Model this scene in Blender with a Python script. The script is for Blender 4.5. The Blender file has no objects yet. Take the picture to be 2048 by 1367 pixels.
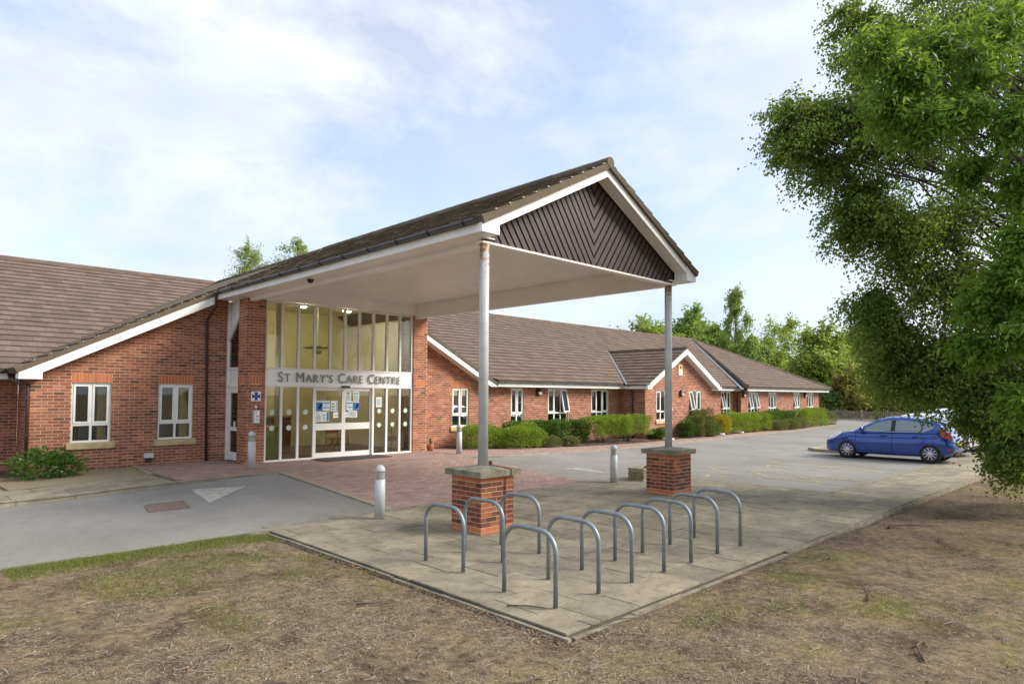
import bpy, bmesh, math, random
import numpy as np
from mathutils import Vector, Matrix

random.seed(11)
rng = np.random.default_rng(11)
scene = bpy.context.scene
COL = scene.collection
PI = math.pi

# ------------------------------------------------------------------ camera
CAM = Vector((0.0, 0.0, 2.12))
def camera_axes(yaw, pitch, roll):
    f = Vector((math.sin(yaw), math.cos(yaw), 0)); r = Vector((math.cos(yaw), -math.sin(yaw), 0)); u = Vector((0, 0, 1))
    f2 = f * math.cos(pitch) + u * math.sin(pitch); u2 = u * math.cos(pitch) - f * math.sin(pitch)
    return r * math.cos(roll) + u2 * math.sin(roll), u2 * math.cos(roll) - r * math.sin(roll), f2
AX_R, AX_U, AX_F = camera_axes(math.radians(44.5305), math.radians(2.0295), math.radians(0.3566))
cam_data = bpy.data.cameras.new('camera')
cam_data.sensor_width = 36.0
cam_data.lens = 1309.414 / 2048 * 36.0
cam_data.shift_y = (742.281 - 683.5) / 2048
cam_data.clip_start = 0.05
cam_data.clip_end = 3000.0
cam = bpy.data.objects.new('camera', cam_data)
COL.objects.link(cam)
M = Matrix.Identity(4)
for i in range(3):
    M[i][0], M[i][1], M[i][2], M[i][3] = AX_R[i], AX_U[i], -AX_F[i], CAM[i]
cam.matrix_world = M
scene.camera = cam

# ------------------------------------------------------------------ world, sun, exposure
SUN_DIR = Vector((0.58, -0.62, 0.62)).normalized()          # towards the sun
SUN_EL = math.asin(SUN_DIR.z)
SUN_AZ = math.atan2(SUN_DIR.x, SUN_DIR.y)
world = bpy.data.worlds.new('World')
scene.world = world
world.use_nodes = True
nt = world.node_tree
nt.nodes.clear()
def N(tree, typ, **kw):
    n = tree.nodes.new(typ)
    for k, v in kw.items():
        setattr(n, k, v)
    return n
def L(tree, a, b):
    tree.links.new(a, b)
w_out = N(nt, 'ShaderNodeOutputWorld')
w_bg = N(nt, 'ShaderNodeBackground')
w_bg.inputs['Strength'].default_value = 0.115
w_sky = N(nt, 'ShaderNodeTexSky', sky_type='NISHITA')
w_sky.sun_disc = False
w_sky.sun_elevation = SUN_EL
w_sky.sun_rotation = SUN_AZ
w_sky.air_density = 1.0
w_sky.dust_density = 1.2
w_co = N(nt, 'ShaderNodeTexCoord')
w_map = N(nt, 'ShaderNodeMapping')
w_map.inputs['Scale'].default_value = (1.0, 1.0, 2.1)
L(nt, w_co.outputs['Generated'], w_map.inputs['Vector'])
w_n1 = N(nt, 'ShaderNodeTexNoise')
w_n1.inputs['Scale'].default_value = 2.3
w_n1.inputs['Detail'].default_value = 7
w_n1.inputs['Roughness'].default_value = 0.60
w_n1.inputs['Distortion'].default_value = 0.35
L(nt, w_map.outputs[0], w_n1.inputs['Vector'])
w_r1 = N(nt, 'ShaderNodeValToRGB')                           # cloud cover
w_r1.color_ramp.elements[0].position = 0.40
w_r1.color_ramp.elements[0].color = (0.44, 0.44, 0.44, 1)
w_r1.color_ramp.elements[1].position = 0.55
w_r1.color_ramp.elements[1].color = (0.97, 0.97, 0.97, 1)
L(nt, w_n1.outputs['Fac'], w_r1.inputs['Fac'])
w_n2 = N(nt, 'ShaderNodeTexNoise')
w_n2.inputs['Scale'].default_value = 3.4
w_n2.inputs['Detail'].default_value = 6
L(nt, w_map.outputs[0], w_n2.inputs['Vector'])
w_r2 = N(nt, 'ShaderNodeValToRGB')                           # cloud brightness (divided by the background strength)
w_r2.color_ramp.elements[0].position = 0.32
w_r2.color_ramp.elements[0].color = (2.75, 3.30, 4.15, 1)
w_r2.color_ramp.elements[1].position = 0.66
w_r2.color_ramp.elements[1].color = (3.95, 4.05, 4.2, 1)
L(nt, w_n2.outputs['Fac'], w_r2.inputs['Fac'])
w_mix = N(nt, 'ShaderNodeMix', data_type='RGBA')
L(nt, w_r1.outputs['Color'], w_mix.inputs['Factor'])
L(nt, w_sky.outputs['Color'], w_mix.inputs['A'])
L(nt, w_r2.outputs['Color'], w_mix.inputs['B'])
L(nt, w_mix.outputs['Result'], w_bg.inputs['Color'])
L(nt, w_bg.outputs[0], w_out.inputs['Surface'])

sun_data = bpy.data.lights.new('sun', 'SUN')
sun_data.energy = 2.7
sun_data.angle = math.radians(28)
sun_data.color = (1.0, 0.95, 0.86)
sun = bpy.data.objects.new('sun', sun_data)
COL.objects.link(sun)
sun.rotation_euler = (-SUN_DIR).to_track_quat('-Z', 'Y').to_euler()
sun.location = (20, -20, 30)

vs = scene.view_settings
vs.view_transform = 'Standard'
vs.look = 'None'
vs.gamma = 1.0
vs.use_curve_mapping = False
vs.exposure = 1.2
scene.cycles.max_bounces = 8
scene.cycles.transparent_max_bounces = 24
scene.cycles.use_denoising = True

# ------------------------------------------------------------------ materials
MATS = {}
def nodes_of(name):
    m = bpy.data.materials.new(name)
    m.use_nodes = True
    t = m.node_tree
    b = t.nodes['Principled BSDF']
    MATS[name] = m
    return m, t, b
def ramp(t, fac, stops):
    r = N(t, 'ShaderNodeValToRGB')
    el = r.color_ramp.elements
    while len(el) < len(stops):
        el.new(0.5)
    for e, (p, c) in zip(el, stops):
        e.position = p
        e.color = (*c, 1)
    L(t, fac, r.inputs['Fac'])
    return r.outputs['Color']
def noise(t, scale, detail=4, rough=0.55, vec=None, dist=0.0):
    n = N(t, 'ShaderNodeTexNoise')
    n.inputs['Scale'].default_value = scale
    n.inputs['Detail'].default_value = detail
    n.inputs['Roughness'].default_value = rough
    n.inputs['Distortion'].default_value = dist
    if vec is None:
        g = N(t, 'ShaderNodeNewGeometry')
        vec = g.outputs['Position']
    L(t, vec, n.inputs['Vector'])
    return n.outputs['Fac']
def mixc(t, fac, a, b, mode='MIX'):
    m = N(t, 'ShaderNodeMix', data_type='RGBA', blend_type=mode)
    for sock, v in ((m.inputs['Factor'], fac), (m.inputs['A'], a), (m.inputs['B'], b)):
        if hasattr(v, 'links'):
            L(t, v, sock)
        elif isinstance(v, (int, float)):
            sock.default_value = v
        else:
            sock.default_value = (*v, 1)
    return m.outputs['Result']
def bump(t, b, h, strength=0.3, dist=0.01):
    n = N(t, 'ShaderNodeBump')
    n.inputs['Strength'].default_value = strength
    n.inputs['Distance'].default_value = dist
    L(t, h, n.inputs['Height'])
    L(t, n.outputs['Normal'], b.inputs['Normal'])
def piece_random(t):
    """one value per piece, whether it is its own object or an island of a joined mesh"""
    o = N(t, 'ShaderNodeObjectInfo')
    g = N(t, 'ShaderNodeNewGeometry')
    a = N(t, 'ShaderNodeMath', operation='ADD')
    L(t, o.outputs['Random'], a.inputs[0])
    L(t, g.outputs['Random Per Island'], a.inputs[1])
    f = N(t, 'ShaderNodeMath', operation='FRACT')
    L(t, a.outputs[0], f.inputs[0])
    return f.outputs[0]
def plain(name, col, rough=0.6, var=0.0, scale=6.0, metal=0.0, bumpy=0.0, bscale=60.0, coat=0.0, spec=None):
    m, t, b = nodes_of(name)
    b.inputs['Roughness'].default_value = rough
    b.inputs['Metallic'].default_value = metal
    if coat:
        b.inputs['Coat Weight'].default_value = coat
        b.inputs['Coat Roughness'].default_value = 0.04
    if spec is not None:
        b.inputs['Specular IOR Level'].default_value = spec
    if var:
        f = noise(t, scale, 5)
        c = ramp(t, f, [(0.3, tuple(x * (1 - var) for x in col)), (0.7, tuple(min(1, x * (1 + var)) for x in col))])
        L(t, c, b.inputs['Base Color'])
    else:
        b.inputs['Base Color'].default_value = (*col, 1)
    if bumpy:
        bump(t, b, noise(t, bscale, 3), bumpy)
    return m

def brick_like(name, stops, grime=(0.1, 0.07, 0.05), grime_amt=0.35, rough=0.9, nscale=3.0):
    m, t, b = nodes_of(name)
    c = ramp(t, piece_random(t), stops)
    f = noise(t, 55, 4, 0.7)
    c = mixc(t, mixc(t, 0.0, f, f), mixc(t, 0.22, c, grime), c)
    g = ramp(t, noise(t, nscale, 5, 0.6), [(0.42, (0, 0, 0)), (0.75, (1, 1, 1))])
    gm = N(t, 'ShaderNodeMath', operation='MULTIPLY')
    L(t, g, gm.inputs[0]); gm.inputs[1].default_value = grime_amt
    c = mixc(t, gm.outputs[0], c, grime)
    L(t, c, b.inputs['Base Color'])
    b.inputs['Roughness'].default_value = rough
    b.inputs['Specular IOR Level'].default_value = 0.25
    bump(t, b, noise(t, 120, 4, 0.7), 0.35, 0.006)
    return m
brick_like('brick', [(0.0, (0.12, 0.058, 0.05)), (0.10, (0.25, 0.083, 0.058)), (0.45, (0.32, 0.103, 0.068)), (0.75, (0.37, 0.128, 0.083)),
                     (0.95, (0.46, 0.185, 0.12)), (1.0, (0.52, 0.18, 0.08))], (0.16, 0.10, 0.07), 0.25)
brick_like('pier_brick', [(0.0, (0.085, 0.05, 0.04)), (0.18, (0.17, 0.05, 0.036)), (0.50, (0.235, 0.06, 0.042)), (0.72, (0.28, 0.075, 0.045)),
                     (0.80, (0.38, 0.115, 0.055)), (1.0, (0.43, 0.145, 0.07))], (0.10, 0.075, 0.05), 0.42)
brick_like('orange_brick', [(0.0, (0.50, 0.15, 0.065)), (1.0, (0.60, 0.20, 0.09))], (0.3, 0.14, 0.08), 0.2)
brick_like('roof_tile', [(0.0, (0.118, 0.079, 0.060)), (0.5, (0.145, 0.099, 0.077)), (1.0, (0.180, 0.125, 0.099))], (0.12, 0.10, 0.07), 0.4)
brick_like('mossy_tile', [(0.0, (0.085, 0.06, 0.047)), (0.6, (0.125, 0.09, 0.068)), (1.0, (0.17, 0.125, 0.095))], (0.13, 0.115, 0.055), 0.7, nscale=6.0)
brick_like('paver', [(0.0, (0.25, 0.155, 0.130)), (0.5, (0.32, 0.200, 0.168)), (1.0, (0.38, 0.255, 0.215))], (0.28, 0.22, 0.18), 0.6)
brick_like('slab', [(0.0, (0.245, 0.213, 0.152)), (0.6, (0.300, 0.258, 0.180)), (1.0, (0.350, 0.300, 0.210))], (0.13, 0.115, 0.085), 0.8, nscale=1.9)
for nm, sp in (('roof_tile', 0.66), ('mossy_tile', 0.64), ('slab', 0.68)):
    m = MATS[nm]; t = m.node_tree; b = t.nodes['Principled BSDF']
    src = b.inputs['Base Color'].links[0].from_socket
    f = ramp(t, noise(t, 48 if nm != 'slab' else 60, 3, 0.6), [(sp, (0, 0, 0)), (sp + 0.05, (1, 1, 1))])
    L(t, mixc(t, f, src, (0.40, 0.38, 0.30) if nm != 'slab' else (0.44, 0.41, 0.32)), b.inputs['Base Color'])
m = MATS['slab']; t = m.node_tree; b = t.nodes['Principled BSDF']
src = b.inputs['Base Color'].links[0].from_socket
st = ramp(t, noise(t, 7, 6, 0.75, dist=0.4), [(0.30, (0.66, 0.66, 0.62)), (0.5, (1, 1, 1)), (0.70, (1.14, 1.12, 1.06))])
sp = ramp(t, noise(t, 95, 2, 0.7), [(0.27, (0.45, 0.43, 0.38)), (0.36, (1, 1, 1)), (0.66, (1, 1, 1)), (0.74, (1.45, 1.42, 1.35))])
L(t, mixc(t, 1.0, mixc(t, 1.0, src, st, 'MULTIPLY'), sp, 'MULTIPLY'), b.inputs['Base Color'])
plain('mortar', (0.53, 0.41, 0.25), 0.95, 0.18, 5, bumpy=0.3, bscale=150, spec=0.2)
plain('render_joint', (0.10, 0.085, 0.06), 0.95, 0.3, 8)
plain('white_frame', (0.80, 0.79, 0.76), 0.35, 0.06, 3)
plain('white_board', (0.80, 0.79, 0.74), 0.4, 0.09, 2.2)
plain('soffit_white', (0.86, 0.83, 0.78), 0.32, 0.05, 1.5)
plain('alu_white', (0.74, 0.72, 0.67), 0.4, 0.05, 2)
plain('sill_stone', (0.48, 0.38, 0.19), 0.9, 0.2, 7, bumpy=0.2)
plain('cap_stone', (0.205, 0.185, 0.125), 0.95, 0.42, 5, bumpy=0.35, bscale=70)
plain('brown_plastic', (0.055, 0.028, 0.024), 0.4)
plain('brown_board', (0.060, 0.036, 0.033), 0.55, 0.25, 3)
plain('brown_groove', (0.012, 0.008, 0.007), 0.7)
plain('gutter_grey', (0.085, 0.085, 0.095), 0.38, 0.3, 4)
plain('lead', (0.15, 0.16, 0.175), 0.5, 0.2, 5)
plain('black_plastic', (0.015, 0.015, 0.016), 0.4)
plain('grey_plastic', (0.55, 0.54, 0.52), 0.45, 0.1, 20)
plain('lamp_lens', (0.75, 0.72, 0.60), 0.25)
plain('sign_white', (0.88, 0.88, 0.86), 0.35)
plain('sign_blue', (0.018, 0.035, 0.30), 0.4)
plain('letter_grey', (0.24, 0.255, 0.22), 0.28, metal=0.6)
plain('paper', (0.68, 0.75, 0.72), 0.7)
plain('paper_blue', (0.03, 0.16, 0.45), 0.6)
plain('paper_teal', (0.20, 0.48, 0.55), 0.6)
plain('paper_ink', (0.16, 0.19, 0.20), 0.7)
plain('paper_orange', (0.75, 0.25, 0.06), 0.6)
plain('paper_brown', (0.40, 0.26, 0.16), 0.7)
plain('paper_green', (0.12, 0.35, 0.08), 0.7)
plain('sticker', (0.50, 0.60, 0.50), 0.8)
plain('interior_wall', (0.78, 0.71, 0.52), 0.85, 0.05, 1)
plain('interior_floor', (0.11, 0.055, 0.045), 0.5, 0.15, 3)
plain('interior_ceiling', (0.72, 0.66, 0.50), 0.9)
plain('curtain_cloth', (0.55, 0.42, 0.22), 0.9, 0.15, 12)
plain('desk_wood', (0.20, 0.09, 0.05), 0.5, 0.2, 6)
plain('yellow_wood', (0.62, 0.36, 0.05), 0.5, 0.15, 8)
plain('bin_yellow', (0.70, 0.50, 0.03), 0.5)
plain('bin_green', (0.42, 0.50, 0.12), 0.6)
plain('red_cloth', (0.40, 0.04, 0.05), 0.9)
plain('blue_cloth', (0.12, 0.18, 0.30), 0.9)
plain('doormat_fibre', (0.07, 0.05, 0.055), 0.95, 0.5, 30, bumpy=0.5)
plain('terracotta', (0.52, 0.19, 0.09), 0.85, 0.15, 10)
plain('dead_plant', (0.13, 0.09, 0.07), 0.95)
plain('tyre', (0.018, 0.018, 0.019), 0.85)
plain('alloy', (0.62, 0.63, 0.65), 0.28, metal=0.9)
plain('paint_blue', (0.002, 0.052, 0.31), 0.20, 0.04, 2, metal=0.35, coat=1.0)
plain('paint_white', (0.75, 0.76, 0.77), 0.3, coat=0.8)
plain('chrome', (0.75, 0.76, 0.78), 0.15, metal=1.0)
plain('car_black', (0.012, 0.012, 0.014), 0.45)
plain('car_glass', (0.21, 0.27, 0.29), 0.03, coat=0.6)  # opaque panes; sky reflection is put into the pale base colour
plain('tail_red', (0.60, 0.02, 0.015), 0.15, coat=1.0)
plain('head_glass', (0.62, 0.66, 0.70), 0.08, coat=1.0)
plain('number_plate', (0.72, 0.55, 0.05), 0.4)
plain('kerb_stone', (0.27, 0.235, 0.165), 0.95, 0.28, 4, bumpy=0.25)
plain('edging_concrete', (0.205, 0.178, 0.125), 0.95, 0.38, 5, bumpy=0.3)
plain('planter_wood', (0.28, 0.245, 0.14), 0.9, 0.35, 9, bumpy=0.3)
plain('fence_wood', (0.22, 0.18, 0.13), 0.95, 0.3, 3)
plain('bark', (0.085, 0.065, 0.05), 0.95, 0.4, 7, bumpy=0.6, bscale=20)
plain('pale_bark', (0.30, 0.26, 0.21), 0.9, 0.4, 5)
plain('twig_wood', (0.27, 0.215, 0.17), 0.9, 0.5, 4)
plain('soil', (0.075, 0.05, 0.035), 0.95, 0.4, 5, bumpy=0.8, bscale=25)
plain('cover_iron', (0.165, 0.11, 0.085), 0.85, 0.3, 12, bumpy=0.6, bscale=45)
plain('copper', (0.30, 0.15, 0.10), 0.55, metal=0.5)
plain('galvanised', (0.25, 0.28, 0.30), 0.48, 0.16, 14, metal=0.55)
plain('bollard_paint', (0.47, 0.48, 0.475), 0.4, 0.07, 6)
plain('bollard_lens', (0.60, 0.55, 0.36), 0.2)

m, t, b = nodes_of('column_paint')                            # off-white paint rusting under the beam
base = ramp(t, noise(t, 5, 4), [(0.3, (0.42, 0.425, 0.42)), (0.7, (0.51, 0.51, 0.50))])
g = N(t, 'ShaderNodeNewGeometry'); sx = N(t, 'ShaderNodeSeparateXYZ'); L(t, g.outputs['Position'], sx.inputs[0])
mr = N(t, 'ShaderNodeMapRange'); mr.inputs['From Min'].default_value = 3.95; mr.inputs['From Max'].default_value = 4.55
mr.inputs['To Min'].default_value = -0.12; mr.inputs['To Max'].default_value = 0.10; L(t, sx.outputs['Z'], mr.inputs['Value'])
ad = N(t, 'ShaderNodeMath', operation='ADD'); L(t, noise(t, 16, 5, 0.65), ad.inputs[0]); L(t, mr.outputs[0], ad.inputs[1])
L(t, mixc(t, ramp(t, ad.outputs[0], [(0.52, (0, 0, 0)), (0.60, (1, 1, 1))]), base, (0.30, 0.13, 0.03)), b.inputs['Base Color'])
b.inputs['Roughness'].default_value = 0.45

m, t, b = nodes_of('tarmac')
big = mixc(t, 1.0, ramp(t, noise(t, 0.35, 4, 0.6), [(0.3, (0.192, 0.179, 0.163)), (0.7, (0.268, 0.250, 0.228))]), ramp(t, noise(t, 2.2, 6, 0.72, dist=0.5), [(0.30, (0.88, 0.87, 0.86)), (0.5, (1, 1, 1)), (0.72, (1.06, 1.055, 1.04))]), 'MULTIPLY')
fine = ramp(t, noise(t, 75, 5, 0.85), [(0.30, (0.45, 0.45, 0.45)), (0.52, (1, 1, 1)), (0.72, (1.5, 1.5, 1.5))])
L(t, mixc(t, 0.85, big, fine, 'MULTIPLY'), b.inputs['Base Color'])
b.inputs['Roughness'].default_value = 0.9
b.inputs['Specular IOR Level'].default_value = 0.25
bump(t, b, noise(t, 230, 3, 0.8), 0.5, 0.006)

m, t, b = nodes_of('lawn_soil')
n1 = noise(t, 0.75, 6, 0.62, dist=0.6)
n4 = ramp(t, noise(t, 1.5, 6, 0.7, dist=0.4), [(0.36, (0.55, 0.50, 0.48)), (0.5, (1, 1, 1)), (0.66, (1.22, 1.16, 1.0))])
n2 = noise(t, 11, 5, 0.75)
n3 = noise(t, 85, 4, 0.8)
dry = ramp(t, n2, [(0.28, (0.080, 0.056, 0.040)), (0.48, (0.18, 0.132, 0.087)), (0.68, (0.30, 0.23, 0.142))])
grn = ramp(t, n2, [(0.3, (0.105, 0.100, 0.030)), (0.7, (0.23, 0.225, 0.070))])
c = mixc(t, ramp(t, n1, [(0.54, (0, 0, 0)), (0.70, (0.8, 0.8, 0.8))]), dry, grn)
c = mixc(t, 0.8, c, ramp(t, n3, [(0.28, (0.35, 0.35, 0.35)), (0.5, (1, 1, 1)), (0.75, (1.7, 1.65, 1.55))]), 'MULTIPLY')
c = mixc(t, 1.0, c, n4, 'MULTIPLY')
L(t, c, b.inputs['Base Color'])
b.inputs['Roughness'].default_value = 0.98
b.inputs['Specular IOR Level'].default_value = 0.1
bump(t, b, n3, 0.9, 0.02)

m, t, b = nodes_of('gravel_bed')
L(t, ramp(t, noise(t, 42, 4, 0.8), [(0.3, (0.14, 0.11, 0.065)), (0.6, (0.34, 0.28, 0.16)), (0.8, (0.2, 0.22, 0.08))]), b.inputs['Base Color'])
b.inputs['Roughness'].default_value = 0.95
bump(t, b, noise(t, 60, 3, 0.8), 0.8, 0.02)

def worn_paint(name, col, keep):
    m, t, b = nodes_of(name)
    f = ramp(t, noise(t, 9, 6, 0.75), [(keep - 0.08, (1, 1, 1)), (keep + 0.08, (0, 0, 0))])
    L(t, mixc(t, f, (0.20, 0.192, 0.18), col), b.inputs['Base Color'])
    b.inputs['Roughness'].default_value = 0.85
worn_paint('road_white', (0.40, 0.37, 0.31), 0.56)
worn_paint('road_white_faint', (0.36, 0.345, 0.32), 0.50)
worn_paint('road_yellow', (0.50, 0.37, 0.12), 0.50)

def glass_mat(name, tint, refl):
    m = bpy.data.materials.new(name); m.use_nodes = True; MATS[name] = m
    t = m.node_tree; t.nodes.clear()
    o = N(t, 'ShaderNodeOutputMaterial'); tr = N(t, 'ShaderNodeBsdfTransparent'); gl = N(t, 'ShaderNodeBsdfGlossy')
    tr.inputs['Color'].default_value = (*tint, 1); gl.inputs['Roughness'].default_value = 0.01
    lw = N(t, 'ShaderNodeFresnel'); lw.inputs['IOR'].default_value = 1.52
    ma = N(t, 'ShaderNodeMath', operation='MULTIPLY'); L(t, lw.outputs[0], ma.inputs[0]); ma.inputs[1].default_value = refl
    mx = N(t, 'ShaderNodeMixShader'); L(t, ma.outputs[0], mx.inputs[0]); L(t, tr.outputs[0], mx.inputs[1]); L(t, gl.outputs[0], mx.inputs[2])
    L(t, mx.outputs[0], o.inputs['Surface'])
glass_mat('window_glass', (0.86, 0.89, 0.84), 1.7)
glass_mat('entrance_glass', (0.86, 0.88, 0.79), 1.5)

def emit(name, col, s):
    m, t, b = nodes_of(name)
    b.inputs['Base Color'].default_value = (*col, 1)
    b.inputs['Emission Color'].default_value = (*col, 1)
    b.inputs['Emission Strength'].default_value = s
emit('lit_lamp', (1.0, 0.88, 0.62), 30.0)

def leaf_mat(name, stops, transl=0.35, rough=0.5, nscale=1.2):
    m = bpy.data.materials.new(name); m.use_nodes = True; MATS[name] = m
    t = m.node_tree; t.nodes.clear()
    o = N(t, 'ShaderNodeOutputMaterial')
    g = N(t, 'ShaderNodeNewGeometry')
    a = N(t, 'ShaderNodeMath', operation='MULTIPLY'); L(t, g.outputs['Random Per Island'], a.inputs[0]); a.inputs[1].default_value = 0.6
    a2 = N(t, 'ShaderNodeMath', operation='MULTIPLY'); L(t, noise(t, nscale, 3), a2.inputs[0]); a2.inputs[1].default_value = 0.55
    s = N(t, 'ShaderNodeMath', operation='ADD'); L(t, a.outputs[0], s.inputs[0]); L(t, a2.outputs[0], s.inputs[1])
    c = ramp(t, s.outputs[0], stops)
    d = N(t, 'ShaderNodeBsdfPrincipled'); d.inputs['Roughness'].default_value = rough; d.inputs['Specular IOR Level'].default_value = 0.35
    L(t, c, d.inputs['Base Color'])
    tr = N(t, 'ShaderNodeBsdfTranslucent')
    L(t, mixc(t, 0.5, c, (0.30, 0.36, 0.03)), tr.inputs['Color'])
    mx = N(t, 'ShaderNodeMixShader'); mx.inputs[0].default_value = transl
    L(t, d.outputs[0], mx.inputs[1]); L(t, tr.outputs[0], mx.inputs[2]); L(t, mx.outputs[0], o.inputs['Surface'])
leaf_mat('leaf_birch', [(0.0, (0.062, 0.119, 0.023)), (0.5, (0.126, 0.213, 0.038)), (0.9, (0.221, 0.296, 0.056)), (1.0, (0.420, 0.284, 0.056))], 0.48)
leaf_mat('leaf_ash', [(0.0, (0.075, 0.164, 0.019)), (0.5, (0.127, 0.260, 0.030)), (1.0, (0.223, 0.364, 0.054))], 0.50)
leaf_mat('leaf_far', [(0.0, (0.112, 0.195, 0.040)), (0.5, (0.208, 0.318, 0.068)), (1.0, (0.367, 0.468, 0.127))], 0.50, nscale=0.5)
leaf_mat('leaf_far_yellow', [(0.0, (0.156, 0.226, 0.038)), (0.5, (0.273, 0.357, 0.069)), (1.0, (0.429, 0.488, 0.114))], 0.50, nscale=0.5)
leaf_mat('leaf_far_dark', [(0.0, (0.078, 0.171, 0.040)), (0.5, (0.156, 0.289, 0.065)), (1.0, (0.275, 0.416, 0.100))], 0.45, nscale=0.5)
leaf_mat('leaf_russet', [(0.0, (0.121, 0.131, 0.032)), (0.5, (0.244, 0.205, 0.052)), (1.0, (0.389, 0.280, 0.080))], 0.45, nscale=0.4)
leaf_mat('leaf_box', [(0.0, (0.089, 0.162, 0.014)), (0.5, (0.179, 0.278, 0.021)), (1.0, (0.302, 0.412, 0.041))], 0.40, nscale=2.0)
leaf_mat('leaf_laurel', [(0.0, (0.035, 0.085, 0.016)), (0.5, (0.065, 0.150, 0.026)), (1.0, (0.120, 0.230, 0.045))], 0.25, 0.3, nscale=2.0)
leaf_mat('leaf_olive', [(0.0, (0.066, 0.077, 0.025)), (0.5, (0.121, 0.132, 0.045)), (1.0, (0.198, 0.198, 0.079))], 0.3, nscale=2.0)
leaf_mat('leaf_dark_box', [(0.0, (0.039, 0.062, 0.016)), (0.5, (0.078, 0.107, 0.023)), (1.0, (0.143, 0.163, 0.035))], 0.3, nscale=2.0)
leaf_mat('leaf_gold', [(0.0, (0.080, 0.120, 0.012)), (0.5, (0.330, 0.290, 0.012)), (1.0, (0.620, 0.440, 0.015))], 0.3, nscale=3.0)
leaf_mat('straw', [(0.0, (0.075, 0.055, 0.045)), (0.35, (0.19, 0.143, 0.102)), (0.75, (0.34, 0.272, 0.195)), (1.0, (0.54, 0.47, 0.38))], 0.1, 0.9, nscale=6.0)
leaf_mat('grass_blade', [(0.0, (0.085, 0.105, 0.020)), (0.5, (0.145, 0.175, 0.035)), (1.0, (0.23, 0.25, 0.07))], 0.35, 0.7, nscale=3.0)
leaf_mat('fallen_leaf', [(0.0, (0.07, 0.040, 0.024)), (0.5, (0.14, 0.075, 0.038)), (0.88, (0.22, 0.115, 0.045)), (1.0, (0.45, 0.28, 0.05))], 0.1, 0.8, nscale=9.0)

# ------------------------------------------------------------------ object helpers
def link(o, parent=None):
    COL.objects.link(o)
    if parent is not None:
        o.parent = parent
        if parent.get('static'):
            o.matrix_parent_inverse = Matrix.Translation(parent.location).inverted()
    return o
def mesh_obj(name, verts, faces, mat, parent=None, smooth=False, kind=None):
    me = bpy.data.meshes.new(name)
    me.from_pydata([tuple(v) for v in verts], [], faces)
    me.update()
    if smooth:
        me.shade_smooth()
    me.materials.append(MATS[mat])
    o = bpy.data.objects.new(name, me)
    if kind:
        o['kind'] = kind
    return link(o, parent)
def tag(o, label, cat=None, group=None, kind=None):
    o['label'] = label
    if cat: o['category'] = cat
    if group: o['group'] = group
    if kind: o['kind'] = kind
    return o
def thing(name, label, cat, loc=(0, 0, 0), group=None, static=False):
    o = bpy.data.objects.new(name, None)
    o.location = loc
    o.empty_display_size = 0.2
    tag(o, label, cat, group)
    if static: o['static'] = 1
    COL.objects.link(o)
    return o
def copy_tree(o, parent=None):
    c = o.copy(); COL.objects.link(c); c.parent = parent
    for ch in o.children:
        copy_tree(ch, c)
    return c

class MB:
    def __init__(s): s.v = []; s.f = []
    def poly(s, pts):
        n = len(s.v); s.v += [tuple(p) for p in pts]; s.f.append(tuple(range(n, n + len(pts)))); return s
    def box(s, x0, x1, y0, y1, z0, z1):
        n = len(s.v)
        s.v += [(x0, y0, z0), (x1, y0, z0), (x1, y1, z0), (x0, y1, z0), (x0, y0, z1), (x1, y0, z1), (x1, y1, z1), (x0, y1, z1)]
        s.f += [tuple(n + i for i in q) for q in ((0, 3, 2, 1), (4, 5, 6, 7), (0, 1, 5, 4), (1, 2, 6, 5), (2, 3, 7, 6), (3, 0, 4, 7))]
        return s
    def prism(s, low, high, bottom=True):
        """loops of equal length, low ring and high ring (CCW seen from the high side)"""
        n = len(s.v); k = len(low)
        s.v += [tuple(p) for p in low] + [tuple(p) for p in high]
        s.f.append(tuple(range(n + k, n + 2 * k)))
        for i in range(k):
            j = (i + 1) % k
            s.f.append((n + i, n + j, n + k + j, n + k + i))
        if bottom: s.f.append(tuple(reversed(range(n, n + k))))
        return s
    def tube(s, path, r, seg=8, caps=True):
        path = [Vector(p) for p in path]; k = len(path)
        rs = r if isinstance(r, (list, tuple)) else [r] * k
        n = len(s.v); up = None
        for i, p in enumerate(path):
            d = (path[min(i + 1, k - 1)] - path[max(i - 1, 0)]).normalized()
            if up is None:
                up = d.orthogonal().normalized()
            up = (up - d * up.dot(d)).normalized(); w = d.cross(up)
            for a in range(seg):
                t_ = 2 * PI * a / seg
                s.v.append(tuple(p + (up * math.cos(t_) + w * math.sin(t_)) * rs[i]))
        for i in range(k - 1):
            for a in range(seg):
                b_ = (a + 1) % seg
                s.f.append((n + i * seg + a, n + i * seg + b_, n + (i + 1) * seg + b_, n + (i + 1) * seg + a))
        if caps:
            s.f.append(tuple(reversed(range(n, n + seg)))); s.f.append(tuple(range(n + (k - 1) * seg, n + k * seg)))
        return s
    def lathe(s, prof, seg=20, c=(0, 0, 0), axis='z', caps=True):
        n = len(s.v); k = len(prof)
        for r, h in prof:
            for a in range(seg):
                t_ = 2 * PI * a / seg
                x, y = r * math.cos(t_), r * math.sin(t_)
                p = (x, y, h) if axis == 'z' else ((h, x, y) if axis == 'x' else (y, h, x))
                s.v.append((p[0] + c[0], p[1] + c[1], p[2] + c[2]))
        for i in range(k - 1):
            for a in range(seg):
                b_ = (a + 1) % seg
                s.f.append((n + i * seg + a, n + i * seg + b_, n + (i + 1) * seg + b_, n + (i + 1) * seg + a))
        if caps: s.f.append(tuple(reversed(range(n, n + seg)))); s.f.append(tuple(range(n + (k - 1) * seg, n + k * seg)))
        return s
    def build(s, name, mat, parent=None, smooth=False, kind=None):
        return mesh_obj(name, s.v, s.f, mat, parent, smooth, kind)

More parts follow.
